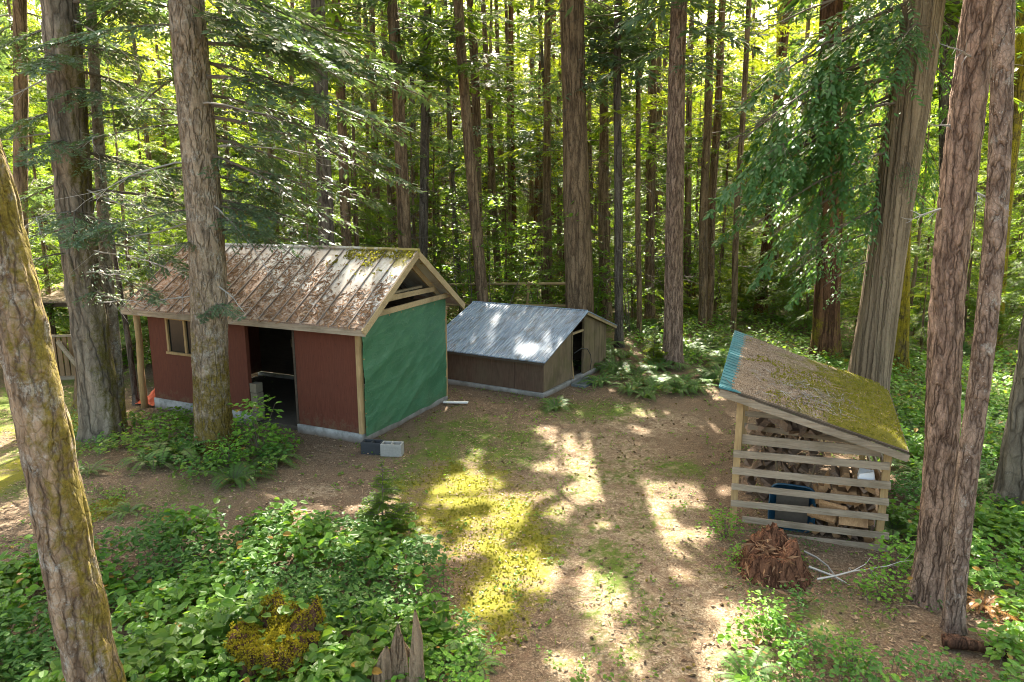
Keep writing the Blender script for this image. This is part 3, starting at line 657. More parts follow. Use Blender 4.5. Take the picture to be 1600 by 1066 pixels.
loose('loose_board', 'shorter pale board slanting under the rafters of the gable', 'board', SH, lambda b: b.beam((-.6, .9, 2.98), (-.15, 2.75, 3.12), .10, .05), M['wood_pale_x'])
loose('leaning_plank', 'light plank leaning steeply inside the shed doorway', 'plank', SH, lambda b: b.beam((-2.05, 1.9, .08), (-1.72, 2.4, 1.7), .09, .03), M['wood_pale'])
loose('leaning_plank', 'thin plank crossing behind the steep one inside the doorway', 'plank', SH, lambda b: b.beam((-2.0, 2.1, .08), (-1.35, 2.5, 1.5), .22, .025), M['wood_pale'])
def shelf(b):
    b.box(-4.6, -1.7, 3.0, 3.5, 1.35, 1.40); b.box(-4.6, -1.7, 2.97, 3.0, 1.18, 1.40)
    for x in (-4.6, -3.1, -1.75): b.box(x, x + .07, 3.05, 3.12, .07, 1.35)
loose('wall_shelf', 'wooden shelf along the dark back wall inside the doorway', 'shelf', SH, shelf, M['wood_pale_x'])
def orange_sheet():
    U, V_ = np.meshgrid(np.linspace(0, 1, 26), np.linspace(0, 1, 22))
    x = -6.88 + .43 * U + .10 * (fbm2(U, V_, 4) - .5) - .30 * (1 - V_) * (1 - U); y = .35 - .40 * (1 - V_) ** 1.5 + .14 * (fbm2(U, V_, 5, 3) - .5)
    z = .06 + (1.0 * V_ ** 1.3) * (.25 + .95 * U) + .12 * (fbm2(U, V_, 6, 7) - .5)
    b = MB(); b.grid(np.stack([x, y, z], -1)); o = b.build('orange_tarp', M['orange'], None, True); o.location = SH[0]; o.rotation_euler.z = SH[3]
    m = o.modifiers.new('solid', 'SOLIDIFY'); m.thickness = .004
    tag(o, 'crumpled orange tarp heaped behind the log post of the red shed', 'tarp')
orange_sheet()
# cinder blocks by the near corner
def cinder_block(name, label, loc, rz, mat):
    b = MB(); L, W, H_ = .44, .24, .27
    b.box(0, L, 0, .032, 0, H_); b.box(0, L, W - .032, W, 0, H_)
    for x in (0, L / 2 - .018, L - .036): b.box(x, x + .036, .032, W - .032, 0, H_)
    o = b.build(name, mat); o.location = loc; o.rotation_euler = (0, 0, rz); tag(o, label, 'block')
    bv = o.modifiers.new('bevel', 'BEVEL'); bv.width = .006; bv.segments = 1
    return o
p = G(563, 710); cinder_block('cinder_block', 'blackened hollow block against the near corner of the red shed', (p[0], p[1] + .05, gz(p[0], p[1]) - .02), R(-8), M['block_dark'])
p = G(592, 714); cinder_block('cinder_block', 'bare grey hollow block at the end beside the blackened one', (p[0] + .02, p[1] + .06, gz(p[0], p[1]) - .02), R(-6), M['block'])
# scrap boards
p = G(712, 633); b = MB(); b.beam((-.32, .06, .05), (.32, -.04, .07), .12, .03); o = b.build('scrap_board', M['paper']); o.location = (p[0], p[1], gz(p[0], p[1])); tag(o, 'whitish scrap board on the dirt between the two sheds', 'board')

# ------------------------------------------------------------------ the low shed
def low_shed():
    t = thing('low_shed', 'low brown plywood shed with patchy blue grey metal roof', 'shed', SM[0], SM[3])
    zf = lambda y: 1.03 + (y + .18) * (2.03 - 1.03) / 2.73; zb = lambda y: 2.03 - (y - 2.55) * (2.03 - 1.27) / 2.35
    b = MB(); b.box(-3.7, -.88, 0, .06, .14, 1.03); b.box(-.87, 0, .0, .06, .14, 1.03); b.build('front_wall', M['brown'], t)
    b = MB(); b.hexa([(-.06, .065, .14), (0.0, .065, .14), (0.0, 1.77, .14), (-.06, 1.77, .14), (-.06, .065, zf(.065) - .05), (0, .065, zf(.065) - .05), (0, 1.77, zf(1.77) - .05), (-.06, 1.77, zf(1.77) - .05)]); b.build('side_wall', M['wood_grey_z'], t)
    b = MB()
    for k in range(9):
        ya = 2.70 + k * .186; yb = ya + .178; dx = rng.uniform(0, .015)
        b.hexa([(-.05, ya, .12), (dx, ya, .12), (dx, yb, .12), (-.05, yb, .12), (-.05, ya, zb(ya) - .05), (dx, ya, zb(ya) - .05), (dx, yb, zb(yb) - .05), (-.05, yb, zb(yb) - .05)])
    b.build('plank_wall', M['wood_grey_z'], t)
    b = MB(); b.box(-.05, .02, 2.62, 2.70, .12, 1.95); b.build('door_post', M['wood_grey_z'], t)
    b = MB(); b.box(-.06, .02, 1.772, 1.84, .12, zf(1.77) - .06); b.build('door_post', M['wood_grey_z'], t)
    b = MB(); b.box(-.05, .0, 1.845, 2.615, 1.42, 1.48); b.build('door_rail', M['wood_pale_x'], t)
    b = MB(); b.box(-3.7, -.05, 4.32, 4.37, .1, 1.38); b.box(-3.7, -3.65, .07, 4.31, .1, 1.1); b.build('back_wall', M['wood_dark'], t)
    b = MB(); b.box(-3.6, -.1, .1, 4.3, -.1, .10); b.build('floor_slab', M['wood_dark'], t)
    b = MB(); b.box(-3.75, .05, -.05, .12, -.5, .135); b.box(-.12, .06, .12, 4.42, -.5, .115); b.build('footing', M['concrete'], t)
    r = MB(); xa, xb = -3.88, .14
    for k, (a, c) in enumerate([(xa, -2.9), (-2.9, -1.95), (-1.95, -1.0), (-1.0, xb)]):
        dz = .004 * (k % 2)
        for (ya, za, yb, zb_) in [(-.2, 1.03, 2.56, 2.04), (4.92, 1.27, 2.56, 2.04)]:
            r.hexa([(a, ya, za - .025 + dz), (c + .03, ya, za - .025 + dz), (c + .03, yb, zb_ - .025 + dz), (a, yb, zb_ - .025 + dz), (a, ya, za + dz), (c + .03, ya, za + dz), (c + .03, yb, zb_ + dz), (a, yb, zb_ + dz)])
    n = 40
    for k in range(n):
        x = xa + .05 + k * (xb - xa - .1) / (n - 1)
        r.beam((x, -.2, 1.034), (x, 2.54, 2.038), .022, .018)
    ro = r.build('roof', M['metal_roof'], t)
    c = MB(); c.tube([(xa, 2.56, 2.045), (xb, 2.56, 2.045)], .03, 6); c.build('ridge_cap', M['metal_roof'], ro)
    b = MB(); b.beam((xb - .02, 2.60, 1.965), (xb - .02, 4.94, 1.205), .04, .09); b.build('barge_board', M['wood_pale_x'], t)
    b = MB(); b.beam((xb - .03, -.2, .975), (xb - .03, 2.56, 1.965), .03, .05); b.build('barge_board', M['wood_dark'], t)
    b = MB(); b.beam((xa, -.19, .975), (xb, -.19, .975), .03, .06); b.build('eave_fascia', M['wood_dark'], t)
low_shed()
loose('stone_step', 'flat slate slab step below the doorway of the low shed', 'step', SM, lambda b: b.hexa([(.12, 1.55, -.1), (.55, 1.5, -.1), (.58, 2.55, -.1), (.12, 2.6, -.1), (.12, 1.55, .07), (.55, 1.5, .05), (.58, 2.55, .05), (.12, 2.6, .08)]), M['slate'])
loose('garden_hose', 'dark hose looped against the plank wall of the low shed', 'hose', SM, lambda b: b.tube([(-.02, 2.0, .85), (.03, 2.4, .93), (.05, 2.8, .85), (.06, 3.05, .62), (.06, 3.1, .4), (.07, 3.0, .15)], .012, 6), M['hose'], None, True)
loose('leaning_stick', 'pale stick standing in the doorway of the low shed', 'stick', SM, lambda b: b.beam((.03, 1.9, .12), (.0, 1.82, .75), .03, .03), M['wood_pale'])

# ------------------------------------------------------------------ the woodshed
def wpt(fr, u, v, y):
    d = ray(u, v); c = np.array([0, 0, CAM_H]); t = (y - (c - fr[0]) @ fr[2]) / (d @ fr[2]); q = c + t * d - fr[0]; return (q @ fr[1], y, q[2])
def woodshed():
    t = thing('woodshed', 'open slatted woodshed with mossy lean-to roof edged in teal', 'woodshed', WS[0], WS[3])
    for x, h, y in ((0, 2.14, .0), (2.08, 1.52, .0), (-.12, 2.2, 3.9), (2.15, 1.38, 3.9)):
        b = MB(); b.box(x - .05, x + .05, y - .02, y + .08, -.25, h); b.build('post', M['wood_pale'], t)
    for x, h in ((.72, 1.9), (1.42, 1.7)):
        b = MB(); b.box(x - .02, x + .025, 3.88, 3.93, -.1, h); b.build('stud', M['wood_grey_z'], t)
    SL = [((1160, 686), (1377, 706), .15), ((1146, 709), (1390, 729), .112), ((1144, 735), (1392, 759), .112), ((1143, 760), (1389, 785), .10), ((1142, 786), (1388, 809), .10), ((1160, 811), (1389, 838), .10), ((1160, 832), (1388, 858), .11)]
    for k, (a, c, h) in enumerate(SL):
        y = -.05 if k else .10; p = wpt(WS, *a, y); q = wpt(WS, *c, y)
        m_ = (np.array(p) + np.array(q)) / 2 + np.array([rng.uniform(-.02, .02), 0, rng.uniform(-.012, .006)])
        b = MB(); b.beam(p, m_, .024, h, up=(0, 0, 1)); b.beam(m_, q, .0241, h, up=(0, 0, 1)); b.build('slat', M['wood_grey_x'], t)
    for a, c in (((1168, 646), (1282, 659)), ((1168, 667), (1335, 690)), ((1162, 628), (1215, 636))):
        b = MB(); b.beam(wpt(WS, *a, 1.15), wpt(WS, *c, 1.15), .024, .085); b.build('slat', M['wood_grey_x'], t)
    for z in (2.0, 1.75, 1.5, 1.25, 1.0, .75, .5, .25):
        x1 = 2.1 if z < 1.4 else 2.1 - (z - 1.35) / .3
        b = MB(); b.beam((-.12, 3.86, z), (max(x1, .5), 3.86, z - .02), .024, .10); b.build('slat', M['wood_grey_x'], t)
    for z in (1.35, 1.05, .75, .45):
        b = MB(); b.beam((2.14, .1, z), (2.16, 3.85, z - .04), .024, .1); b.build('slat', M['wood_grey_x'], t)
    # roof deck
    FL, FR, BR, BL = np.array([-.31, -.13, 2.30]), np.array([2.32, -.13, 1.60]), np.array([2.55, 4.28, 1.42]), np.array([-.46, 4.40, 2.42])
    def pt(u, v): return (FL * (1 - u) * (1 - v) + FR * u * (1 - v) + BR * u * v + BL * (1 - u) * v)
    dn = np.array([0, 0, -.035])
    b = MB(); b.hexa([FL + dn, FR + dn, BR + dn, BL + dn, FL, FR, BR, BL]); ro = b.build('roof', M['wood_dark'], t)
    b = MB(); up_ = np.array([0, 0, .004]); b.hexa([FL + np.array([-.015, -.01, -.03]), pt(.12, 0) + np.array([0, -.01, .003]), pt(.12, 1) + np.array([0, .01, .003]), BL + np.array([-.015, .01, -.03]), FL + np.array([-.015, -.01, .006]), pt(.12, 0) + np.array([0, -.01, .006]), pt(.12, 1) + np.array([0, .01, .006]), BL + np.array([-.015, .01, .006])]); b.build('edge_trim', M['teal'], ro)
    for k in range(26):
        pass
    b = MB()
    for k in range(24):
        v = .01 + k * .0415; b.beam(pt(.0, v) + np.array([0, 0, .008]), pt(.10, v) + np.array([0, 0, .008]), .05, .006)
    b.build('edge_rib', M['teal'], ro)
    nu, nv = 110, 170; U, Vv = np.meshgrid(np.linspace(0, 1, nu), np.linspace(0, 1, nv))
    e = .02 * (fbm2(Vv * 5, Vv * 0, 1.5, 3) - .5)
    UU = .065 + (.995 - .065) * U + e * (1 - U); VV = .012 + .975 * Vv
    P = (FL * ((1 - UU) * (1 - VV))[..., None] + FR * (UU * (1 - VV))[..., None] + BR * (UU * VV)[..., None] + BL * ((1 - UU) * VV)[..., None])
    ed = np.minimum(np.minimum(U, 1 - U) * 12, np.minimum(Vv, 1 - Vv) * 20).clip(0, 1)
    h = (.025 + .075 * fbm2(P[..., 0], P[..., 1], 2.2, 2) + .05 * fbm2(P[..., 0], P[..., 1], 7, 9)) * ed * (.45 + .75 * U)
    P[..., 2] += h * .9 + .004
    b = MB(); b.grid(P); cv = b.build('moss_mat', M['mossroof'], ro, smooth=True); cv['kind'] = 'stuff'
    # litter and twigs lying on it
    n = 2600; i = rng.integers(2, nv - 2, n); j = rng.integers(2, nu - 2, n); k = (rng.random(n) * 1.1 > U[i, j] * .9 + .05 * 0); i, j = i[k], j[k]
    C = P[i, j] + np.array([0, 0, .006]); a = rng.uniform(0, 6.28, len(i)); L = np.where(rng.random(len(i)) < .07, rng.uniform(.2, .5, len(i)), rng.uniform(.04, .14, len(i)))
    D = np.stack([np.cos(a) * L, np.sin(a) * L, -.27 * np.cos(a) * L + rng.uniform(0, .03, len(i))], -1)
    b = MB(); b.cards(C, D, np.tile([.27, 0, 1.0], (len(i), 1)) + rng.normal(0, .3, (len(i), 3)), np.clip(.006 / L, .02, .12))
    b.add(np.zeros((0, 3))); o = b.build('fallen_twigs', M['litter'], ro); o['kind'] = 'stuff'
    n = 260; i = rng.integers(8, 70, n); j = rng.integers(15, 75, n); C = P[i, j] + np.array([0, 0, .012]); a = rng.uniform(0, 6.28, n); L = rng.uniform(.1, .45, n)
    D = np.stack([np.cos(a) * L, np.sin(a) * L, -.27 * np.cos(a) * L + rng.uniform(0, .05, n)], -1)
    b = MB(); b.cards(C, D, np.tile([.27, 0, 1.0], (n, 1)) + rng.normal(0, .3, (n, 3)), .02); o = b.build('grey_sticks', M['greytwig'], ro); o['kind'] = 'stuff'
    n = 7000; i = rng.integers(1, nv - 1, n); j = rng.integers(1, nu - 1, n); k = fbm2(P[i, j][:, 0], P[i, j][:, 1], 1.6, 12) + (U[i, j] - .5) * .5 > .50; i, j = i[k], j[k]; n = len(i)
    C = P[i, j]; D = np.stack([rng.normal(0, .012, n), rng.normal(0, .012, n), rng.uniform(.012, .035, n)], -1)
    b = MB(); b.cards(C, D, rng.normal(0, 1, (n, 3)), .45); o = b.build('moss_tufts', M['mossy'], ro); o['kind'] = 'stuff'
    b = MB(); b.beam(FL + np.array([.0, .005, -.10]), FR + np.array([.0, .005, -.10]), .035, .105); b.build('fascia', M['wood_grey_x'], t)
    for v in (.3, .62, .93):
        b = MB(); b.beam(pt(.02, v) + np.array([0, 0, -.09]), pt(.99, v) + np.array([0, 0, -.09]), .05, .10); b.build('rafter', M['wood_pale_x'], t)
    return t
woodshed()
# firewood: a few shapes, each piece an object of its own
def log_proto(k):
    rg = np.random.default_rng(50 + k); n = [3, 4, 4, 5, 3, 6][k % 6]; a = np.sort(rg.uniform(0, 6.28, n) * .25 + np.arange(n) * 6.28 / n * .9); r = rg.uniform(.06, .10, n)
    b = MB(); V = []
    for y in (-.2, 0, .2):
        V += [(math.cos(q) * s, y, math.sin(q) * s) for q, s in zip(a, r)]
    V += [(0, -.2, 0), (0, .2, 0)]
    Q = [(i + l * n, (i + 1) % n + l * n, (i + 1) % n + (l + 1) * n, i + (l + 1) * n) for l in range(2) for i in range(n)]
    T = [(3 * n, (i + 1) % n, i) for i in range(n)] + [(3 * n + 1, 2 * n + i, 2 * n + (i + 1) % n) for i in range(n)]
    b.add(V, Q, T); return b.mesh('firewood', M['log_wood'] if k % 2 else M['log_wood2'])
LOGS = [log_proto(k) for k in range(8)]
def put_log(x, y, z, rz, label, group, tilt=0.0, spin=None):
    o = bpy.data.objects.new('firewood_piece', random.choice(LOGS if y < 1 else LOGS[::2])); sc.collection.objects.link(o)  # rear logs use only the darker wood, putting the stack's shade into colour
    p = fw(WS, x, y, z); o.location = p; o.rotation_euler = (tilt, random.uniform(0, 6.28) if spin is None else spin, WS[3] + rz); tag(o, label, 'firewood', group)
for row in range(8):
    for c in range(6):
        x = 1.22 + c * .145 + (row % 2) * .07 + rng.uniform(-.02, .02); z = .06 + row * .132 + rng.uniform(-.01, .01)
        if x > 2.02 or (row > 5 and c < 1): continue
        put_log(x, .36 + rng.uniform(-.06, .05), z, rng.normal(0, .06), 'split log end in the neat stack at the right of the woodshed', 'split logs stacked at the right inside the woodshed')
for row in range(9):
    for c in range(8):
        x = .12 + c * .15 + (row % 2) * .07; z = .06 + row * .135
        if rng.random() < .12: continue
        put_log(x, 1.55 + rng.uniform(-.12, .12), z, rng.normal(0, .15), 'split log in the shadowed rear stack behind the blue tray', 'split logs in the rear stack of the woodshed')
for k in range(14):
    put_log(rng.uniform(.2, 1.2), 1.3 + rng.uniform(-.2, .2), 1.30 + rng.uniform(0, .12), rng.uniform(-1.5, 1.5), 'loose log tossed on top of the rear stack', 'loose logs lying on the stacks in the woodshed')
for k in range(4):
    put_log(1.3 + .14 * k, .1 + rng.uniform(-.03, .03), .35 + .17 * (k % 3), R(80) + rng.normal(0, .2), 'log lying sideways across the front of the right stack', 'logs lying sideways in the woodshed')
def tray():
    t = thing('wheelbarrow', 'blue wheelbarrow tray stood on end behind the lower slats of the woodshed', 'wheelbarrow', fw(WS, .86, .16, .02), WS[3])
    n = 40; a = np.arange(n) * 2 * math.pi / n
    def ringp(w, h, y, rr): # rounded rectangle
        c = np.sign(np.cos(a)) * np.abs(np.cos(a)) ** rr * w; s_ = np.sign(np.sin(a)) * np.abs(np.sin(a)) ** rr * h; return np.stack([c, np.full(n, y) + .18 * (s_ + .33), s_ + .33], -1)
    rings = [ringp(.33, .345, -.02, .4), ringp(.345, .36, .0, .4), ringp(.30, .32, .10, .42), ringp(.23, .25, .2, .5), ringp(.0, .0, .2, .5)]
    b = MB(); V = np.vstack(rings); Q = [(l * n + i, l * n + (i + 1) % n, (l + 1) * n + (i + 1) % n, (l + 1) * n + i) for l in range(4) for i in range(n)]
    b.add(V, Q); bed = MB(); bed.hexa([(-.24, .07, .07), (.24, .07, .07), (.24, .16, .58), (-.24, .16, .58), (-.24, .075, .07), (.24, .075, .07), (.24, .165, .58), (-.24, .165, .58)]); bed.build('tray_bed', M['floor'], t)
    o = b.build('tray', M['tray'], t, True); m = o.modifiers.new('solid', 'SOLIDIFY'); m.thickness = .006
    for s_ in (-1, 1):
        b = MB(); b.tube([(s_ * .2, .3, .1), (s_ * .26, .32, .8), (s_ * .30, .30, 1.05)], .018, 8); b.build('handle', M['wood_grey_z'], t, True)
    b = MB(); A = np.linspace(0, 2 * math.pi, 25); b.tube(np.stack([.03 * np.ones(25), .42 + .15 * np.cos(A), .22 + .15 * np.sin(A)], -1), .045, 8, cap=False); b.build('wheel', M['rubber'], t, True)
tray()
loose('paper_sack', 'crumpled white paper sack on top of the right hand log stack', 'sack', WS, lambda b: b.hexa([(1.72, .02, 1.02), (1.96, .06, 1.0), (1.97, .26, 1.02), (1.73, .24, 1.04), (1.74, .04, 1.12), (1.93, .08, 1.16), (1.95, .25, 1.13), (1.75, .22, 1.15)]), M['paper'])

# ------------------------------------------------------------------ fence and shelter on the left, pole rails behind
def picket():
    t = thing('board_fence', 'tan upright board fence with a grey diagonal brace at the left edge', 'fence', (-13.45, 19.9, gz(-14, 19.9)), R(8))
    b = MB()
    for k in range(15): b.box(-1.2 + k * .16, -1.2 + k * .16 + .12, 0, .03, .08, 1.25 + rng.uniform(-.02, .02))
    b.build('board', M['fence_wood'], t)
    b = MB(); b.box(-1.25, 1.25, -.04, .045, 1.27, 1.33); b.build('cap_rail', M['wood_grey_x'], t)
    b = MB(); b.box(-1.25, 1.25, -.12, .1, -.1, .075); b.build('base_rail', M['wood_grey_x'], t)
    b = MB(); b.beam((.0, -.08, 1.15), (.95, -.5, .0), .07, .11); b.build('brace', M['wood_grey_x'], t)
picket()
def shelter():
    t = thing('pole_shelter', 'low pole shelter with needle covered flat roof left of the red shed', 'shelter', (-12.5, 21.2, gz(-12.5, 21.2)), R(-4))
    for x, y in ((-2.6, 0), (-.9, .1), (2.6, 0), (-2.6, 2.2), (2.6, 2.2)):
        b = MB(); b.tube([(x, y, -.2), (x + .02, y, 1.05), (x, y, 2.0)], [.09, .085, .08], 9); b.build('post', M['bark_grey'], t, True)
    b = MB(); b.beam((-3.2, -.05, 2.04), (3.2, -.05, 2.10), .12, .12); b.build('front_beam', M['wood_dark'], t)
    b = MB(); b.hexa([(-3.3, -.3, 2.12), (3.3, -.3, 2.17), (3.3, 2.6, 2.55), (-3.3, 2.6, 2.5), (-3.3, -.3, 2.17), (3.3, -.3, 2.22), (3.3, 2.6, 2.6), (-3.3, 2.6, 2.55)]); b.build('roof', M['mossroof'], t)
    b = MB()
    for k in range(7): b.beam((2.2, 1.9, .2 + .26 * k), (4.6, 1.9, .2 + .26 * k), .03, .2)
    b.build('rear_boards', M['wood_dark'], t)
shelter()
def rails():
    t = thing('pole_fence', 'rustic fence of thin horizontal poles in the trees behind the low shed', 'fence', (0, 27, gz(0, 27)))
    b = MB(); b.tube([(-4.2, 0, 1.92), (-1, .05, 1.97), (2.9, 0, 2.0)], .055, 7); b.build('rail', M['wood_pale_x'], t, True)
    b = MB(); b.tube([(-4.4, 0, 1.12), (-2, .02, 1.14), (2.6, 0, 1.1)], .05, 7); b.build('rail', M['wood_pale_x'], t, True)
    for x in (-4.0, -2.0, .55, 2.5):
        b = MB(); b.tube([(x, .08, -.3), (x + .05, .09, 1.0), (x + .12, .08, 2.05)], .05, 7); b.build('post', M['wood_pale'], t, True)
rails()

# ------------------------------------------------------------------ stumps
SHELL = {}
def stump_shell(name, label, base, Rr, top_fn, mat, seed, inner=.72, nseg=72, flare=.5, moss=False, depth=.3):
    a = np.arange(nseg) * 2 * math.pi / nseg; zt = top_fn(a) ; k = 16
    rows = []
    def rad(A, Z): return Rr * (1 + .22 * (n2(np.cos(A) * 2 + seed, np.sin(A) * 2, 1.3) - .5) + .16 * (n2(np.cos(A) * 9 + seed, np.sin(A) * 9, 1.6, 4) - .5)) * (1 + flare * np.exp(-np.maximum(Z, 0) / .22) * (.4 + 1.2 * n2(np.cos(A) * 2.5, np.sin(A) * 2.5, 1.2, seed)))
    for i in range(k):
        z = -.15 + (zt + .15) * i / (k - 1); r = rad(a, z) * (1 - .12 * i / k) + .035 * (n2(a * 6, z * 4, 1.0, seed) - .5); rows.append(np.stack([np.cos(a) * r, np.sin(a) * r, z], -1))
    for i in range(8):
        f = (i + 1) / 8; z = zt - (zt - np.minimum(zt, depth)) * f + .05 * (n2(a * 5, np.full(nseg, f * 4), 1.0, seed + 2) - .5); r = rad(a, zt) * .88 * (inner if f < .15 else inner * (1 - (f - .15) * 1.05)); r = np.maximum(r, .01) * (1 + .25 * (n2(a * 4, np.full(nseg, f * 3.0), 1.0, seed + 5) - .5)); rows.append(np.stack([np.cos(a) * r, np.sin(a) * r, z], -1))
    P = np.stack(rows); P = np.concatenate([P, P[:, :1]], 1)
    b = MB(); b.grid(P); o = b.build(name, mat, None, True); o.location = base; tag(o, label, 'stump'); SHELL[name] = P; return o
def spl(a, c, wd, h): return h * np.exp(-((np.angle(np.exp(1j * (a - c)))) / wd) ** 2)
def jag(a, s, am): return am * (n2(a * 5, a * 0, 1.0, s) - .5) * 2 + am * .6 * (n2(a * 13, a * 0, 1.0, s + 3) - .5) * 2
p = G(1212, 905); b0 = (p[0], p[1] + .15, gz(p[0], p[1]))
st = stump_shell('rotten_stump', 'broken red brown rotten stump in front of the woodshed', b0, .34, lambda a: .38 + spl(a, 1.4, .7, .16) + spl(a, -.3, .5, .08) - spl(a, 3.4, .8, .12) + jag(a, 2, .065), M['rot_red'], 3, depth=.26, flare=.55)
mb = MB(); n = 330; a = rng.uniform(0, 6.28, n); r = .40 * rng.uniform(.15, 2.1, n); z = np.where(r < .34, rng.uniform(.26, .46, n), np.maximum(.02, .30 - (r - .34) * 1.2) * rng.uniform(.0, 1.1, n)); z = z + 0.0
C = np.stack([np.cos(a) * r, np.sin(a) * r, z], -1); D = rng.normal(0, 1, (n, 3)) * [.10, .10, .04]; mb.cards(C, D, rng.normal(0, 1, (n, 3)), .09); o = mb.build('splinter', M['needles'], st); o['kind'] = 'stuff'
p = G(432, 1060); stm = stump_shell('mossy_stump', 'hollow decayed stump capped with golden moss among the salal leaves', (p[0], p[1] + .1, gz(p[0], p[1]) + .06), .50, lambda a: .42 + spl(a, .35, .30, .34) + spl(a, 1.9, .35, .22) + jag(a, 9, .08), M['rot_brown'], 11, depth=.40, inner=.9, flare=.35)
P = SHELL['mossy_stump'].reshape(-1, 3); n = 42000; q = rng.integers(0, len(P), n); P = P[q] + rng.normal(0, .016, (n, 3))
k = (P[:, 2] + .35 * (vnoise(P * 4.0 + 3) - .5) > .31) & (vnoise(P * 6.0) > .2); P = P[k]; n = len(P)
mb = MB(); mb.cards(P, np.stack([rng.normal(0, .009, n), rng.normal(0, .009, n), rng.uniform(.004, .022, n)], -1), rng.normal(0, 1, (n, 3)), .5); o = mb.build('moss_cap', M['gold_moss'], stm); o['kind'] = 'stuff'
def splinter_stump():
    p = G(618, 1090); t = thing('splintered_stump', 'grey splintered snag with sharp upright shards at the bottom edge', 'stump', (p[0], p[1] + .1, gz(p[0], p[1]) - .1))
    for k, (x, y, wd, h, ln, th) in enumerate([(-.19, .0, .30, .62, .10, .12), (-.03, .06, .24, .84, .06, .12), (.07, .03, .14, .74, .0, .10), (.21, -.03, .17, 1.06, .02, .12), (.02, .18, .34, .55, .03, .14), (-.30, .1, .2, .42, .04, .12)]):
        b = MB(); n = 9; rows = []
        for i in range(n):
            f = i / (n - 1); z = -.1 + (h + .1) * f; w_ = wd * (1 - f ** 2.6 * .9) * (1 + .25 * (n2(np.array(f * 5), np.array(k * 3.1), 1.0) - .5)); tt = th * (1 - .7 * f); cx = x + ln * f + .03 * (n2(np.array(f * 4), np.array(k * 7.7), 1.0) - .5)
            rows.append([(cx - w_ / 2, y - tt / 2, z), (cx - w_ * .15, y - tt * .75, z + .02), (cx + w_ * .2, y - tt * .4, z - .01), (cx + w_ / 2, y - tt / 2, z), (cx + w_ / 2, y + tt / 2, z), (cx - w_ / 2, y + tt / 2, z), (cx - w_ / 2, y - tt / 2, z)])
        b.grid(np.array(rows)); b.build('shard', M['rot_grey'], t)
splinter_stump()
p = G(1500, 1012); b = MB(); f = np.linspace(0, 1, 9); b.tube(np.stack([-.2 + .62 * f, .02 - .22 * f, .07 + .02 * np.sin(f * 5)], -1), (.075 + .012 * np.sin(f * 7)) * (1 - .25 * f), 11); o = b.build('rotten_log', M['rot_brown'], None, True); o.location = (p[0], p[1], gz(p[0], p[1])); tag(o, 'short crumbling brown log lying at the foot of the twin firs', 'log')

# ------------------------------------------------------------------ the near trees
def K(h0, h1, nb, L, var, **k): d = dict(h0=h0, h1=h1, nb=nb, Lmax=L, variants=var); d.update(k); return d
b0 = G(180, 1185); T1 = tree('leaning_fir', 'thick leaning trunk with golden moss and pale lichen filling the left foreground', b0, at(-34, 330, b0[1] - .1), .43, 22, 'bark_T1', 1, 96, 10, .035, .030, 9, K(11, 21, 40, 3.2, V_LOW, leaf='fir'), flare=.25, taper=.5)
b0 = G(160, 682); T2 = tree('old_fir', 'massive deeply furrowed grey fir left of the red shed', b0, at(86, 0, b0[1]), .76, 30, 'bark_T2', 2, 96, 11, .06, .055, 5.5, K(10.5, 28, 70, 4.2, V_LOW, leaf='fir'), flare=.28, taper=.5)
b0 = G(337, 700); T3 = tree('mottled_fir', 'mottled trunk with moss patches standing right in front of the red shed', b0, at(291, 0, b0[1]), .74, 27, 'bark_T3', 3, 96, 10.5, .05, .022, 11, K(10.3, 26, 70, 4.0, V_LOW, leaf='fir'), flare=.42, taper=.45)
b0 = G(188, 668); T2b = tree('alder', 'slim alder with white blotches and mossy foot against the massive grey fir', b0, at(147, 0, b0[1]), .27, 17, 'bark_alder', 4, 24, 9, .12, .006, 8, K(10, 17, 22, 2.2, V_LOW, leaf='maple', wr=.4), taper=.5)
b0 = G(133, 635); tree('dark_conifer', 'dark narrow trunk half hidden behind the massive grey fir', b0, at(112, 200, b0[1]), .42, 20, 'bark_far', 5, 20, 0, crown=K(8, 20, 40, 2.8, V_LOW, leaf='fir'))
b0 = G(213, 632); tree('thin_snag', 'thin leaning grey pole tree between the alder and the log post', b0, at(192, 480, b0[1] + .2), .15, 9, 'bark_grey', 6, 12, crown=K(4.2, 8.8, 16, 1.2, V_MID, leaf='fir'))
b0 = G(1447, 938); RF = tree('rosy_fir', 'thick rosy plated fir, the larger of the twin trunks by the woodshed', b0, at(1538, 0, b0[1]), .385, 26, 'bark_rf', 7, 96, 10, .04, .021, 19, K(10.5, 25, 60, 3.8, V_LOW, leaf='fir'), flare=.4, taper=.3)
b0 = G(1489, 985); RF2 = tree('flecked_fir', 'slimmer white flecked trunk pressed against the right of the rosy fir', b0, at(1573, 0, b0[1] + .1), .225, 22, 'bark_rf2', 8, 56, 10, .045, .009, 18, K(10.5, 21, 30, 2.6, V_LOW, leaf='fir'), flare=.3, taper=.35)
b0 = G(1592, 800); FR = tree('furrowed_fir', 'grey furrowed fir cut off by the right edge of the frame', b0, at(1632, 480, b0[1]), .66, 27, 'bark_T2', 9, 64, 7, .06, .045, 6, K(9.5, 26, 50, 4.0, V_LOW, leaf='fir'), flare=.35)
b0 = G(1349, 642); CD = tree('leaning_cedar', 'huge leaning cedar with stringy bark behind the woodshed roof', b0, at(1440, 0, b0[1] - .3), .94, 27, 'bark_cedar', 10, 96, 12, .07, .030, 10, K(10.2, 26, 70, 4.6, V_LOW, leaf='cedar', pitch=(-.6, -.1)), flare=.28, taper=.45, strp=.05)
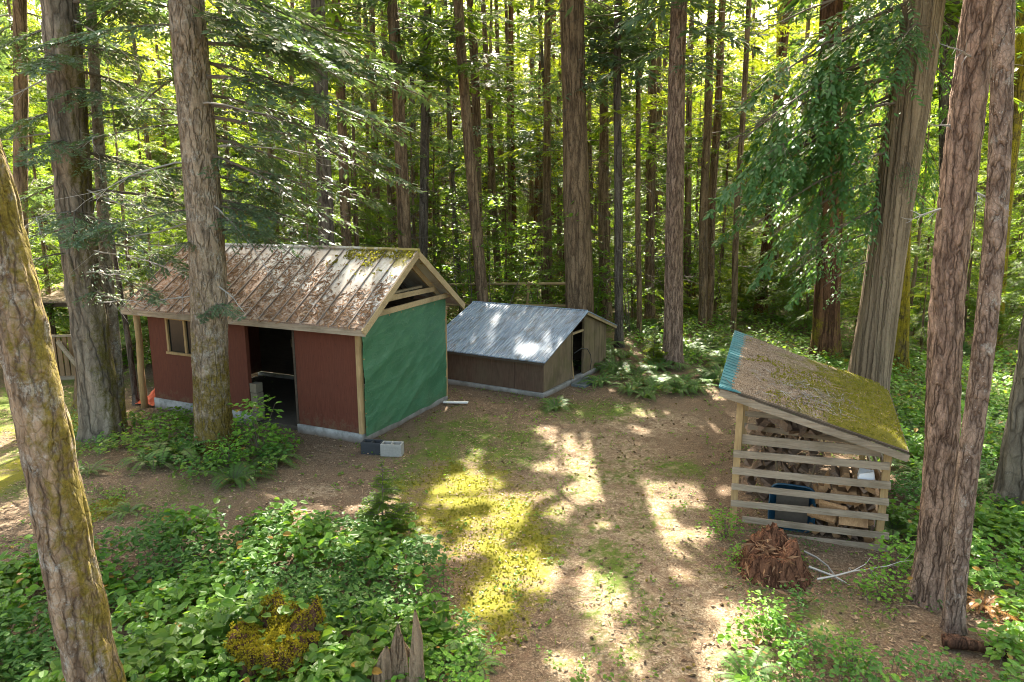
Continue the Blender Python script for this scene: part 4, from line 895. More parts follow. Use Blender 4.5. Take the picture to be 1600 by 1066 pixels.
b0 = G(1290, 562); RT = tree('reddish_fir', 'reddish brown trunk standing left of the leaning cedar', b0, at(1302, 0, b0[1]), .86, 28, 'bark_red', 11, 48, 10, .09, .028, 8, K(9.5, 27, 60, 3.8, V_LOW, leaf='fir'), strp=.18)
b0 = G(1402, 582); YE = tree('golden_mossed_tree', 'golden moss covered trunk right behind the leaning cedar', b0, at(1416, 200, b0[1]), .56, 24, 'bark_yellow', 12, 32, 8, .12, .02, 8, K(8, 23, 50, 3.2, V_LOW, leaf='hemlock'))
b0 = G(1465, 600); tree('pale_conifer', 'pale grey trunk glimpsed between the mossy trunk and the rosy fir', b0, at(1484, 190, b0[1]), .55, 25, 'bark_grey', 13, 24, crown=K(8, 24, 50, 3.2, V_LOW, leaf='hemlock'))
b0 = G(1585, 520); tree('mossy_snag', 'gold mossed leaning trunk at the upper right corner', at(1560, 470, 24), at(1594, 60, 24), .55, 22, 'bark_yellow', 14, 24, crown=K(9, 21, 40, 3.0, V_LOW, leaf='hemlock'))

# in-frame boughs of the near trees: (height, heading from +x in degrees, length)
def boughs(tinfo, rows, leaf, variants, name='bough', wr=.15, pitch=-.12, tw='twig'):
    t, info, base = tinfo
    for z, az, L in rows:
        mb = MB(); p, r = axis_at(info, z); a = R(az); rg = np.random.default_rng(int(z * 100 + az * 7) & 0xffff)
        v = variants[rg.integers(len(variants))]; pt_ = pitch + rg.normal(0, .10)
        Rm = put_branch(mb, v, p, a, L, pt_, rg.normal(0, .15), wr, 0, (lambda P: sun_cull(P) & (P[:, 1] - COT * P[:, 2] > 5.2) & (rg.random(len(P)) < .8)), base)
        ax = twig_axis(p, Rm, L, .26, 7); mb.tube(ax, np.linspace(.016 * L * .5 + .008, .004, 7), 5, 1, cap=False)
        for q in range(int(6 * L)):
            i = rg.integers(1, 6); e = (Rm @ np.array([rg.uniform(.3, .8), rg.choice([-1, 1]) * rg.uniform(.5, 1), rg.uniform(-.4, .1)])); l = L * rg.uniform(.1, .3)
            mb.tube([ax[i], ax[i] + e * l * .6, ax[i] + e * l + np.array([0, 0, -.08 * l])], [.006, .004, .002], 3, 1, cap=False)
        mb.build(name, [M[leaf], M[tw]], t)
boughs(T3, [(9.2, 20, 4.2), (8.6, -25, 4.0), (8.1, 8, 4.8), (7.5, -12, 4.4), (7.2, 35, 3.6), (6.8, 5, 4.4), (6.1, -20, 3.0), (5.7, 20, 3.2), (5.1, -5, 2.6), (4.6, 15, 2.2), (9.4, 160, 3.0), (8.4, 200, 2.6), (7.6, 150, 2.6), (6.6, 190, 2.2), (5.8, 165, 2.0), (5.0, 200, 2.3), (3.15, -40, 1.2), (3.0, -75, .8), (4.4, -130, 1.3), (9.6, 60, 3.4), (9.0, -50, 3.2), (8.8, 100, 3.0), (7.9, 60, 3.2), (6.5, 70, 3), (5.4, 50, 2.4), (9.0, 0, 4.4), (8.3, -5, 3.8), (7.8, 15, 4.2), (7.0, -5, 4.0), (6.4, 12, 3.6), (5.9, 0, 3.0), (5.2, 12, 2.6), (4.9, -12, 2.2)], 'fir', V_FIR)
boughs(T2, [(9.0, -10, 3.6), (8.2, 10, 3.0), (7.4, -30, 2.8), (6.8, 15, 3.2), (6.0, -15, 3.0), (5.4, 10, 3.4), (4.9, -35, 2.6), (4.4, 5, 3.0), (3.9, -25, 2.4), (8.6, 180, 3.0), (7.0, 200, 2.6), (5.6, 170, 2.4), (4.6, 190, 2.2), (8, -70, 2.4), (6.4, -80, 2.0), (5.0, -60, 2.2), (4.1, -120, 1.6), (3.3, -30, 1.6), (9.4, 40, 4), (7.8, 50, 3.6), (6.2, 45, 3.6), (5.2, 60, 3)], 'fir', V_FIR)
boughs(CD, [(9.8, 195, 4.6), (9.2, 175, 4.4), (8.6, 190, 4.6), (8.0, 182, 4.8), (7.4, 196, 4.0), (7.0, 172, 4.4), (6.4, 186, 4.2), (5.8, 178, 3.4), (5.2, 188, 3.0), (4.6, 176, 2.6), (9.5, 150, 4.0), (8.2, 140, 4), (6.8, 150, 3.4), (5.0, 165, 2.6), (7.6, 165, 3.8), (8.9, 160, 4.2), (9.0, 232, 2.4), (6.2, 262, 1.3), (9.4, 20, 3), (8.4, 10, 2.6), (7.0, 30, 2.2), (5.6, 20, 1.8), (3.9, 182, 1.7), (9.6, 184, 5.0), (8.6, 168, 4.6), (7.7, 158, 4.2)], 'cedar', V_CED, wr=.21, pitch=-.28, tw='twig')
boughs(RT, [(8.4, 190, 3.0), (7.6, 170, 2.6), (6.8, 200, 2.6), (6.0, 180, 2.4), (5.2, 196, 2.2), (4.4, 190, 1.8), (7.0, 0, 2.0), (5.6, 340, 2.0), (4.0, 180, 1.6), (3.4, 190, 1.5), (6.4, 165, 2.8), (7.2, 215, 2.4)], 'cedar', V_CED, wr=.21, pitch=-.3, tw='twig')
def deadwood(tinfo, rows):
    t, info, base = tinfo
    for z, az, L in rows:
        mb = MB(); p, r = axis_at(info, z); dead_branch(mb, p, R(az), L, np.random.default_rng(int(z * 91 + az)), 0, .02); mb.build('dead_twig', M['greytwig'], t)
deadwood(T2, [(8.8, -20, 2.6), (8.0, -60, 2.0), (7.2, 0, 2.6), (6.3, -40, 2.4), (5.5, -10, 2.8), (5.0, -75, 1.8), (4.2, -15, 2.6), (3.6, -40, 2.0), (7.7, 190, 2.2), (6.6, 210, 2.0), (5.2, 170, 2.4), (3.0, -20, 1.8)])
deadwood(T3, [(7.0, -30, 2.4), (6.2, 10, 2.6), (5.2, -20, 2.4), (4.8, 190, 2.2), (4.2, 160, 1.8), (3.6, -30, 1.4), (5.9, 210, 2.2), (3.3, 185, 1.4)])
deadwood(RF, [(6.6, 215, .6), (5.9, 200, .35), (5.0, 180, .5), (5.2, 330, .5), (7.4, 225, .4)])

# ------------------------------------------------------------------ trunks of the wood behind (top pixel, mid pixel at v 400, width in pixels, distance)
BG = [(497, 512, 24, 19.8, 'bark_grey', 'grey trunk rising behind the left half of the red shed roof'), (521, 540, 15, 24, 'bark_far', 'narrow brown trunk right of the grey trunk behind the red roof'),
      (583, 590, 13, 30, 'bark_far', 'slender trunk above the middle of the red shed roof'), (598, 611, 13, 33, 'bark_far', 'slender trunk close right of another above the red roof'),
      (615, 632, 20, 24.5, 'bark_far', 'sturdy brown trunk above the roof ridge near the gable'), (640, 651, 9, 40, 'bark_far', 'thin distant trunk above the gable peak'),
      (666, 662, 14, 26, 'bark_grey', 'straight pale trunk directly above the gable peak'), (693, 712, 10, 34, 'bark_far', 'thin trunk leaning left between the two sheds'),
      (714, 748, 17, 24.5, 'bark_far', 'brown trunk leaning left behind the left end of the low shed'), (737, 750, 14, 27, 'bark_far', 'straighter trunk just right of the left leaning one'),
      (757, 777, 11, 34, 'bark_far', 'thin trunk above the left end of the metal roof'), (776, 788, 8, 42, 'bark_far', 'very thin far trunk above the low metal roof'),
      (800, 803, 10, 42, 'bark_red', 'thin reddish trunk above the middle of the low roof'), (858, 856, 14, 31, 'bark_far', 'plain trunk left of the stout trunk behind the low shed'),
      (890, 902, 42, 24.6, 'bark_far', 'stout brown trunk behind the ridge of the low shed'), (941, 946, 18, 29, 'bark_far', 'brown trunk right of the stout trunk'),
      (966, 967, 13, 24.6, 'bark_grey', 'flecked slim trunk at the right end of the low shed'), (997, 998, 8, 26, 'bark_far', 'dark pole trunk among the ferns right of the low shed'),
      (1022, 1017, 15, 30, 'bark_far', 'mid sized trunk left of the straight purple grey trunk'), (1063, 1054, 28, 21.6, 'bark_rf', 'straight purple grey trunk rising from the ferns in the centre'),
      (1110, 1100, 13, 27.6, 'bark_far', 'left of two close parallel trunks behind the clearing'), (1128, 1111, 13, 28.4, 'bark_far', 'right of two close parallel trunks behind the clearing'),
      (1170, 1151, 9, 27, 'bark_far', 'thin dark pole leaning right above the woodshed corner'), (1232, 1196, 18, 31, 'bark_red', 'leaning reddish trunk in the sunlit ferns'),
      (1222, 1216, 16, 34, 'bark_yellow', 'upright gold tinted trunk in the sunlit ferns'), (1082, 1076, 11, 33, 'bark_far', 'thin trunk behind and right of the purple grey trunk'),
      (28, 36, 20, 21, 'bark_far', 'dim trunk at the upper left edge'), (418, 428, 11, 27, 'bark_far', 'thin trunk in the dark foliage left of the red roof'), (455, 460, 9, 33, 'bark_far', 'thin far trunk seen through the silvery boughs'),
      (1326, 1318, 14, 33, 'bark_far', 'narrow trunk between the reddish fir and the cedar'), (560, 566, 9, 41, 'bark_far', 'faint trunk among bright leaves above the red roof'), (830, 828, 9, 44, 'bark_far', 'faint pole trunk in the bright centre of the wood')]
for k, (ut, um, wpx, Y, bark, lab) in enumerate(BG):
    pm = at(um, 400, Y); ptp = at(ut, 0, Y); g = gz(pm[0], Y); f = (g - pm[2]) / (ptp[2] - pm[2]); base = pm + (ptp - pm) * f
    D = wpx * Y / FPX * 1.08; H = 23 + (k * 37 % 7) if Y < 29 else max(15.5, min(26, (Y - 14) / COT))
    lf = ['hemlock', 'fir', 'sunny', 'hemlock', 'fir'][k % 5] if Y < 30 else ['hemlock', 'sunny'][k % 2]
    if Y < 25.5: cr = K(9.0, H - .3, 75, 3.4, V_LOW, leaf=lf, dead=10, dead_z=(2, 9))
    else: cr = K(6.5, H - .3, 34 if Y > 29 else 56, 2.8, V_LOW, leaf=lf, dead=10, dead_z=(2, 7), keep=.85)
    tree('forest_conifer', lab, base, ptp, D, H, bark, 100 + k, 20 if Y < 28 else 12, 12 if Y < 26 else 0, .16, .012 * min(1.5, D), 9, cr, taper=.5)

rg0 = np.random.default_rng(91); k = 0
while k < 52:
    y = 30 + 26 * rg0.random(); x = rg0.uniform(-9, 9)
    D = rg0.uniform(.2, .36); H = max(16.5, min(25, (y - 12) / COT))
    if any((a['base'][0] - x) ** 2 + (a['base'][1] - y) ** 2 < 1.9 for a in CROWNS): continue
    ln = rg0.normal(0, .35); tree('forest_conifer', f'slim straight trunk {"far" if y > 43 else "mid distance"} in the wood behind the low shed', (x, y, 0), (x + ln, y, 12), D, H, ['bark_far', 'bark_far', 'bark_red', 'bark_grey'][k % 4], 300 + k, 10, crown=K(5.5, H - .3, 30, 2.7, V_LOW, leaf=['hemlock', 'sunny', 'fir'][k % 3], dead=8, dead_z=(2, 7)), group=f'slim trunks {"far" if y > 43 else "mid distance"} behind the low shed', taper=.55); k += 1
# unseen canopy boughs added to shade the clearing, with gaps left for chosen sun patches
CELL = .3; GX0, GY0, NX, NY = -9.5, 4.5, 64, 52
cov = np.zeros((NX, NY))
def cover(V, Q, base):
    P = V[Q] + base; d1 = P[:, 2] - P[:, 0]; d2 = P[:, 3] - P[:, 1]; ar = .5 * np.linalg.norm(np.cross(d1, d2), axis=1); c = P.mean(1)
    i = np.floor((c[:, 0] - GX0) / CELL).astype(int); j = np.floor((c[:, 1] - COT * c[:, 2] - GY0) / CELL).astype(int); k = (i >= 0) & (i < NX) & (j >= 0) & (j < NY)
    np.add.at(cov, (i[k], j[k]), .9 * ar[k] / CELL ** 2)
for c in CROWNS:
    V = np.vstack(c['mb'].V); cover(V, np.vstack(c['mb'].Q)[np.concatenate(c['mb'].qm) == 0], c['base'])
ci, cj = np.meshgrid(np.arange(NX), np.arange(NY), indexing='ij'); XX = GX0 + (ci + .5) * CELL; YY = GY0 + (cj + .5) * CELL
want = ~lit(XX, YY); zsam = np.linspace(11, 25, 15); rg = np.random.default_rng(77); n_add = 0
for sweep in range(5):
    for q in rg.permutation(NX * NY):
        i, j = divmod(q, NY)
        if not want[i, j] or cov[i, j] > 2.3: continue
        best = None
        for z in zsam:
            y = YY[i, j] + COT * z
            if z < 5.9 + .277 * y: continue
            for ic, c in enumerate(CROWNS):
                zl = z - c['base'][2]
                if zl > c['H'] - .6: continue
                p, _ = axis_at(c['info'], zl); d = math.hypot(p[0] + c['base'][0] - XX[i, j], p[1] + c['base'][1] - y)
                if .5 < d < 5.2 and (best is None or d + rg.uniform(0, 1.5) < best[0]): best = (d, ic, zl, p, y)
        if best is None: want[i, j] = False; continue
        d, ic, zl, p, y = best; c = CROWNS[ic]; az = math.atan2(y - c['base'][1] - p[1], XX[i, j] - c['base'][0] - p[0]); L = d * rg.uniform(1.15, 1.5); mb = c['mb']; q0 = len(mb.V)
        Rm = put_branch(mb, V_LOW[rg.integers(8)], p + np.array([0, 0, .1 * d]), az, L, 0, rg.normal(0, .2), .21, 0, sun_cull, c['base'], None, rg)
        if len(mb.V) > q0: cover(mb.V[-1], mb.Q[-1] - (mb.n - len(mb.V[-1])), c['base'])
        mb.tube(twig_axis(p + np.array([0, 0, .1 * d]), Rm, L, .26), np.linspace(.03, .006, 5), 4, 1, cap=False); n_add += 1
print('canopy boughs added', n_add, 'shade cells short', int((want & (cov < 1.2)).sum()), 'of', int(want.sum()))
for c in CROWNS: c['mb'].build('crown', [M[c['leaf']], M['twig']], c['t'])

# ------------------------------------------------------------------ more of the wood: copies of a few trees
PROTO = []
for k in range(6):
    rg = np.random.default_rng(400 + k); H = [17, 20, 15, 22, 18, 24][k]
    t = thing('forest_conifer', 'slender conifer deep in the sunlit wood', 'tree', (0, 0, 0))
    mb, info = trunk_mesh(.19, H, (rg.normal(0, .012), rg.normal(0, .012)), 10, 0, seed=60 + k, taper=.75)
    mb.build('trunk', M['bark_far' if k % 3 else 'bark_grey'], t, True)
    crown_mesh(info, [5, 6, 3.5, 7, 4.5, 8][k], H - .2, [46, 50, 44, 50, 46, 52][k], 2.9, V_LOW, cull=None, rg=rg, dead=12, dead_z=(1.5, 6)).build('crown', [M['sunny' if k % 2 else 'hemlock'], M['twig']], t)
    PROTO.append(t)
YOUNG = []
for k in range(6):
    rg = np.random.default_rng(500 + k); H = [4.5, 6.5, 8.5, 3.2, 10.5, 7.5][k]
    t = thing('young_conifer', 'young airy conifer in the understorey', 'tree', (0, 0, 0))
    mb, info = trunk_mesh(.035 + H * .006, H, (rg.normal(0, .03), rg.normal(0, .03)), 7, 0, seed=80 + k, taper=.9)
    mb.build('trunk', M['bark_far'], t, True)
    crown_mesh(info, .7, H - .1, int(14 + H * 5.2), 1.0 + H * .16, V_MID, cull=None, rg=rg, top=.12, twig=.012, pitch=(-.3, .1)).build('crown', [M['sunny' if k % 3 == 0 else 'hemlock'], M['twig']], t)
    YOUNG.append(t)
def broad_proto(k):
    rg = np.random.default_rng(600 + k); H = [3.0, 4.2, 2.2, 5.5][k]
    t = thing('maple_sapling', 'bright broadleaf sapling in the understorey', 'sapling', (0, 0, 0)); st = MB(); lv = MB()
    for q in range(rg.integers(3, 6)):
        d = np.array([rg.normal(0, .28), rg.normal(0, .28), 1.0]); P = [np.zeros(3)]
        for i in range(7): d = d + rg.normal(0, .12, 3); P.append(P[-1] + d / np.linalg.norm(d) * H / 7)
        st.tube(P, np.linspace(.022, .005, 8), 5)
        for i in range(2, 8):
            for b_ in range(3):
                e = np.array([rg.normal(0, 1), rg.normal(0, 1), rg.uniform(-.1, .5)]); e /= np.linalg.norm(e); L = H * rg.uniform(.12, .3); end = P[i] + e * L
                st.tube([P[i], P[i] + e * L * .5 + [0, 0, .03], end], [.007, .005, .003], 3, cap=False)
                n = 16; f = rg.uniform(.25, 1.05, n)[:, None]; C = P[i] + e * L * f + rg.normal(0, .10, (n, 3)) * [1, 1, .6]; D = rg.normal(0, 1, (n, 3)) * [1, 1, .35] + e * .5; D = D / np.linalg.norm(D, axis=1)[:, None] * rg.uniform(.08, .17, n)[:, None]
                lv.ovals(C, D, np.tile([0, 0, 1.0], (n, 1)) + rg.normal(0, .35, (n, 3)), .36)
    st.build('trunk', M['twig'], t); lv.build('crown', M['maple'], t); return t
BROAD = [broad_proto(k) for k in range(4)]
used = [False] * 16
def plant_proto(lst, k, x, y, sc_=1.0, label=None, group=None, off=0):
    rz = random.uniform(0, 6.28); loc = (x, y, gz(x, y) - .02)
    r = lst[k]
    if not r.get('placed'):
        r['placed'] = 1; r.location = loc; r.rotation_euler.z = rz; r.scale = (sc_,) * 3
    else: r = dup(r, loc, rz, sc_)
    if label: r['label'] = label
    if group: r['group'] = group
    return r
def zone_name(x, y):
    u = 800 + FPX * x / (y * cP + 3 * sP)
    return 'left' if u < 520 else 'centre' if u < 1000 else 'right'
ZL = {'left': 'in the wood behind the red shed', 'centre': 'in the wood behind the low shed', 'right': 'in the wood beyond the woodshed'}
pts = [(c_['base'][0], c_['base'][1]) for c_ in CROWNS]
def clear(x, y, d):
    for a, b_ in pts:
        if (a - x) ** 2 + (b_ - y) ** 2 < d * d: return False
    return True
for k, (ut, um, wpx, Y, _, _) in enumerate(BG): p = at(um, 430, Y); pts.append((p[0], Y))
n = 0; tries = 0
while n < 84 and tries < 6000:
    tries += 1; y = 31 + 32 * rng.random() ** .8; x = rng.uniform(-.86, .86) * (y + 4)
    if not clear(x, y, 1.5 + .02 * y) or (-5 < x < 7.5 and y < 56): continue
    hmax = (y - 15.5) / COT if y < 44 else 40
    c = [q for q in range(6) if [17, 20, 15, 22, 18, 24][q] <= hmax + 2]
    if not c: c = [2]
    pts.append((x, y)); z = zone_name(x, y); far = 'far' if y > 55 else 'mid distance'
    plant_proto(PROTO, int(rng.choice(c)), x, y, rng.uniform(.85, 1.2), f'slender conifer {far} {ZL[z]}', f'{far} conifers {ZL[z]}'); n += 1
WALL = []
for k in range(4):
    rg = np.random.default_rng(450 + k); H = [25, 28, 23, 27][k]
    t = thing('forest_conifer', 'dense tall conifer', 'tree', (0, 0, 0))
    mb, info = trunk_mesh(.24, H, (rg.normal(0, .01), rg.normal(0, .01)), 9, 0, seed=70 + k, taper=.75); mb.build('trunk', M['bark_far'], t, True)
    crown_mesh(info, 1.5, H - .2, 170, 3.7, V_LOW, cull=None, rg=rg, top=.2, wr=.16).build('crown', [M['sunny' if k % 2 else 'hemlock'], M['twig']], t); WALL.append(t)
n = 0; tries = 0
while n < 165 and tries < 6000:
    tries += 1; y = 69 + 26 * rng.random(); x = rng.uniform(-.86, .86) * (y + 6)
    if not clear(x, y, 2.6): continue
    pts.append((x, y)); z = zone_name(x, y)
    plant_proto(WALL, int(rng.integers(4)), x, y, rng.uniform(.9, 1.2), f'tall leafy conifer at the back {ZL[z]}', f'tall conifers at the back {ZL[z]}'); n += 1
n = 0; tries = 0
ypts = []
while n < 290 and tries < 12000:
    tries += 1; y = 22.5 + 46 * rng.random() ** 1.5; x = rng.uniform(-.84, .84) * (y + 3)
    if -5 < x < 5 and y < 27.5: continue
    if x > -1 and x < 11 and y < 26: continue
    if any((a - x) ** 2 + (b_ - y) ** 2 < (1.2 + .012 * y) ** 2 for a, b_ in ypts): continue
    k = int(rng.integers(6))
    if -3.2 < x < 7 and y - COT * [4.5, 6.5, 8.5, 3.2, 10.5, 7.5][k] * 1.2 < 19.5: continue
    ypts.append((x, y)); z = zone_name(x, y); far = 'farther off' if y > 40 else 'nearer'
    plant_proto(YOUNG, k, x, y, rng.uniform(.8, 1.25), f'young airy conifer {far} {ZL[z]}', f'young conifers {far} {ZL[z]}'); n += 1
for x, y, k, s_ in [(-9.5, 22.5, 2, 1.0), (-12, 21.5, 4, .9), (-15, 22, 2, 1.1), (-17, 19.5, 4, .9), (-7, 23.5, 4, .8), (-11, 24.5, 5, 1.1), (-13.8, 25, 4, 1.0), (-18, 25, 4, 1.1), (-8.8, 26, 4, 1), (-5.5, 25, 5, 1.0), (-16, 17.2, 1, .9), (-10.5, 19.6, 1, 1.0)]:
    plant_proto(YOUNG, k, x, y, s_, 'dense young conifer in the shade between the big left trunks and the red shed', 'dense young conifers behind the left trunks')
n = 0
while n < 28:
    y = 23 + 24 * rng.random() ** 1.3; x = rng.uniform(-.7, .75) * y
    if (-4.5 < x < 7 and y < 26.5) or (x > 0 and x < 11 and y < 25): continue
    z = zone_name(x, y); plant_proto(BROAD, int(rng.integers(4)), x, y, rng.uniform(.7, 1.2), f'leafy broadleaf sapling {ZL[z]}', f'broadleaf saplings {ZL[z]}'); n += 1
for u, Y, k, s_, lab in [(735, 25, 3, 1.15, 'bright green broadleaf sapling arching behind the gap between the sheds'), (770, 26, 1, 1.2, 'bushy broadleaf sapling just behind the left end of the metal roof'), (845, 27.5, 1, 1.0, 'broadleaf sapling behind the pole rails above the low roof'), (930, 28, 2, 1.2, 'low broadleaf sapling right of the stout trunk')]:
    plant_proto(BROAD, k, (u - 800) / FPX * Y, Y, s_, lab)
# ------------------------------------------------------------------ ferns
def fern_proto(k, mat='fern'):
    rg = np.random.default_rng(700 + k); b = MB(); nf = [16, 20, 13, 18][k % 4]
    for f in range(nf):
        az = f * 6.283 / nf + rg.normal(0, .2); L = rg.uniform(.6, 1.05); arch = rg.uniform(.75, 1.15); npn = 24; s = np.linspace(.08, 1, npn); lf = rg.uniform(.6, .95)
        sd = rg.normal(0, .12)
        rx = L * lf * s; rz_ = L * (arch * s - .95 * arch * s * s) ; ry = sd * s * s * L
        P = np.stack([rx, ry, rz_], -1); T = np.gradient(P, axis=0); T /= np.linalg.norm(T, axis=1)[:, None]
        ca, sa = math.cos(az), math.sin(az); Rz = np.array([[ca, -sa, 0], [sa, ca, 0], [0, 0, 1]])
        ln = .125 * L * np.sin(np.pi * (s * .88 + .12)) ** .55 * (1.05 - .25 * s)
        up = np.cross(T, np.cross(np.tile([0, 0, 1.0], (npn, 1)), T))
        for sg in (-1, 1):
            S = np.cross(T, up); S /= np.linalg.norm(S, axis=1)[:, None] + 1e-9
            D = (S * sg + T * .25 - np.array([0, 0, .18]) + rg.normal(0, .06, (npn, 3))); D = D / np.linalg.norm(D, axis=1)[:, None] * ln[:, None]
            b.cards(P @ Rz.T, D @ Rz.T, up @ Rz.T, .17, 0, .35)
        b.tube(P[::4] @ Rz.T, np.linspace(.005, .002, len(P[::4])), 3, 1, cap=False)
    return b.mesh('sword_fern', [M[mat], M['twig']])
FERN = [fern_proto(k) for k in range(4)]; DFERN = fern_proto(1, 'dead_fern')
def fern(x, y, s_, label, group=None, mesh=None, dz=0.0):
    o = bpy.data.objects.new('sword_fern', mesh or random.choice(FERN)); sc.collection.objects.link(o); o.location = (x, y, gz(x, y) - .02 + dz); o.rotation_euler = (random.uniform(-.1, .1), random.uniform(-.1, .1), random.uniform(0, 6.28)); o.scale = (s_,) * 3
    tag(o, label, 'fern', group)
for u, v, s_, lab in [(868, 640, .85, 'single dark sword fern at the front corner of the low shed'), (938, 600, .95, 'sword fern beside the stone step of the low shed'), (985, 612, 1.1, 'large sword fern spilling onto the clearing edge'), (1010, 622, .9, 'sword fern at the corner of the clearing right of the large one'), (968, 585, 1.0, 'sword fern below the flecked slim trunk'),
                      (275, 715, 1.25, 'pale upright sword fern left of the mottled trunk foot'), (425, 722, 1.0, 'drooping sword fern at the right of the mottled trunk foot'), (240, 728, 1.15, 'dark sword fern between the massive grey fir and the mottled trunk'), (365, 752, 1.0, 'dark sword fern in front of the mottled trunk foot'), (310, 1010, .9, 'shaded sword fern in the foreground salal'), (345, 1045, .8, 'upright sword fern left of the mossy stump'), (40, 1062, .9, 'yellow green sword fern in the bottom left corner'), (245, 1055, .8, 'sword fern beside the foot of the leaning mossy trunk'),
                      (700, 1010, .7, 'sword fern right of the splintered snag'), (640, 850, .65, 'sword fern rising at the edge of the mossy ground'), (740, 1045, .6, 'small sword fern at the bottom edge of the moss'), (200, 800, .6, 'pale green fern tuft in the brown dirt on the left'), (1165, 1062, .7, 'sunlit sword fern at the bottom right of the path'), (1395, 830, .8, 'sword fern behind the right corner of the woodshed')]:
    p = G(u, v); fern(p[0], p[1], s_, lab)
for u, v in [(905, 640 - 65), (1040, 590), (1065, 575), (1090, 585), (1110, 560), (1085, 612), (1020, 575), (1115, 605), (1125, 590), (1050, 612), (1000, 600), (1070, 560), (1095, 550), (1140, 555), (960, 580), (1045, 560), (1075, 545), (1100, 535), (1000, 590), (985, 560), (1130, 575), (1025, 605), (955, 565), (1060, 600)]:
    p = G(u, v); fern(p[0] + rng.normal(0, .1), p[1] + rng.normal(0, .2), rng.uniform(.95, 1.3), 'sword fern in the bank of ferns around the purple grey trunk', 'ferns around the purple grey trunk')
n = 0
while n < 130:
    y = rng.uniform(22.5, 40); x = rng.uniform(2.5, .72 * y)
    if x < 6 and y < 24: continue
    d = 'farther' if y > 31 else 'nearer'
    fern(x, y, rng.uniform(.8, 1.35), f'sword fern on the sunlit slope right of centre, {d} part', f'{d} ferns on the sunlit slope'); n += 1
n = 0
while n < 40:
    y = rng.uniform(23, 40); x = rng.uniform(-.72 * y, 2)
    if -5 < x < 3 and y < 26: continue
    fern(x, y, rng.uniform(.7, 1.2), 'sword fern in the undergrowth behind the sheds', 'ferns behind the sheds'); n += 1
n = 0
while n < 46:
    y = rng.uniform(9.5, 22); x = rng.uniform(max(6.6, .42 * y), .8 * y + 1)
    if 6.3 < x < 10.8 and 13.5 < y and y < 20 and x < 8: continue
    fern(x, y, rng.uniform(.6, 1.05), 'sword fern in the green undergrowth at the right edge', 'ferns at the right edge'); n += 1
for x, y, s_ in [(6.0, 7.9, .55), (6.25, 7.5, .5), (5.95, 7.25, .4)]: fern(x, y, s_, 'rusty dead fern clump right of the twin firs', 'dead ferns right of the twin firs', DFERN)
for u, v in [(180, 700), (215, 690), (140, 740), (330, 730), (385, 740)]:
    p = G(u, v); fern(p[0], p[1], rng.uniform(.5, .8), 'small fern in the shade at the feet of the big left trunks', 'small ferns under the left trunks')

# ------------------------------------------------------------------ salal: waist-high leafy cover
def inpoly(x, y, poly):
    x = np.asarray(x); y = np.asarray(y); r = np.zeros(x.shape, bool); n = len(poly)
    for i in range(n):
        (x1, y1), (x2, y2) = poly[i], poly[(i + 1) % n]; c = ((y1 > y) != (y2 > y)) & (x < (x2 - x1) * (y - y1) / (y2 - y1 + 1e-12) + x1); r ^= c
    return r
def salal_patch(name, pix, dens, hmin, hmax, leaves, mat, seed, size=(.045, .085), thr=.0, mats=None):
    rg = np.random.default_rng(seed); poly = [tuple(G(u, v)[:2]) for u, v in pix]; xs = [p[0] for p in poly]; ys = [p[1] for p in poly]
    A = (max(xs) - min(xs)) * (max(ys) - min(ys)); N = int(A * dens); X = rg.uniform(min(xs), max(xs), N); Y = rg.uniform(min(ys), max(ys), N)
    jx = (n2(X, Y, 1.4, 3) - .5) * .9; jy = (n2(X, Y, 1.4, 7) - .5) * .9
    k = inpoly(X + jx, Y + jy, poly) & (fbm2(X, Y, .8, 15) > thr); X, Y = X[k], Y[k]; N = len(X)
    Hh = hmin + (hmax - hmin) * np.clip(fbm2(X, Y, 1.0, 5) * 1.6 - .3, 0, 1) * rg.uniform(.75, 1.1, N); Z = ground_z(X, Y)
    stem = MB(); lv = MB(); k2 = leaves
    idx = np.repeat(np.arange(N), k2); t = rg.uniform(.45, 1.05, N * k2); lean = rg.normal(0, .22, (N, 2)); 
    C = np.stack([X[idx] + lean[idx, 0] * t * Hh[idx] + rg.normal(0, .085, N * k2), Y[idx] + lean[idx, 1] * t * Hh[idx] + rg.normal(0, .085, N * k2), Z[idx] + Hh[idx] * t + rg.normal(0, .02, N * k2)], -1)
    a = rg.uniform(0, 6.283, N * k2); D = np.stack([np.cos(a), np.sin(a), rg.normal(-.12, .28, N * k2)], -1) * rg.uniform(*size, N * k2)[:, None]
    kind = np.clip(((fbm2(X, Y, .9, 40 + seed) - .36) * 9 + rg.normal(0, .5, N)).astype(int), 0, 2)[idx]; D *= np.array([.75, 1.0, 1.12])[kind][:, None]
    NN = np.tile([0, -.12, 1.0], (N * k2, 1)) + rg.normal(0, .33, (N * k2, 3)); lvs = [MB(), MB(), MB()]
    for q in range(3):
        w_ = kind == q
        if w_.any(): lvs[q].ovals(C[w_], D[w_], NN[w_], [.28, .36, .33][q])
    for i in range(0, N, 2): stem.tube([(X[i], Y[i], Z[i] - .02), (X[i] + lean[i, 0] * Hh[i] * .5, Y[i] + lean[i, 1] * Hh[i] * .5, Z[i] + Hh[i] * .55), (X[i] + lean[i, 0] * Hh[i], Y[i] + lean[i, 1] * Hh[i], Z[i] + Hh[i])], [.005, .004, .002], 3, cap=False)
    if N == 0: return
    b = MB()
    for s_, m_ in ((lvs[0], 0), (lvs[1], 1), (lvs[2], 2), (stem, 3)):
        off = b.n
        for V in s_.V: b.V.append(V)
        b.n += s_.n
        for Q in s_.Q: b.Q.append(Q + off); b.qm.append(np.full(len(Q), m_))
    o = b.build(name, [M['salal_dark'], M[mat], M['maple' if mat != 'maple' else 'salal'], M['twig']]); tag(o, kind='stuff', label='low cover of glossy salal leaves'); return o
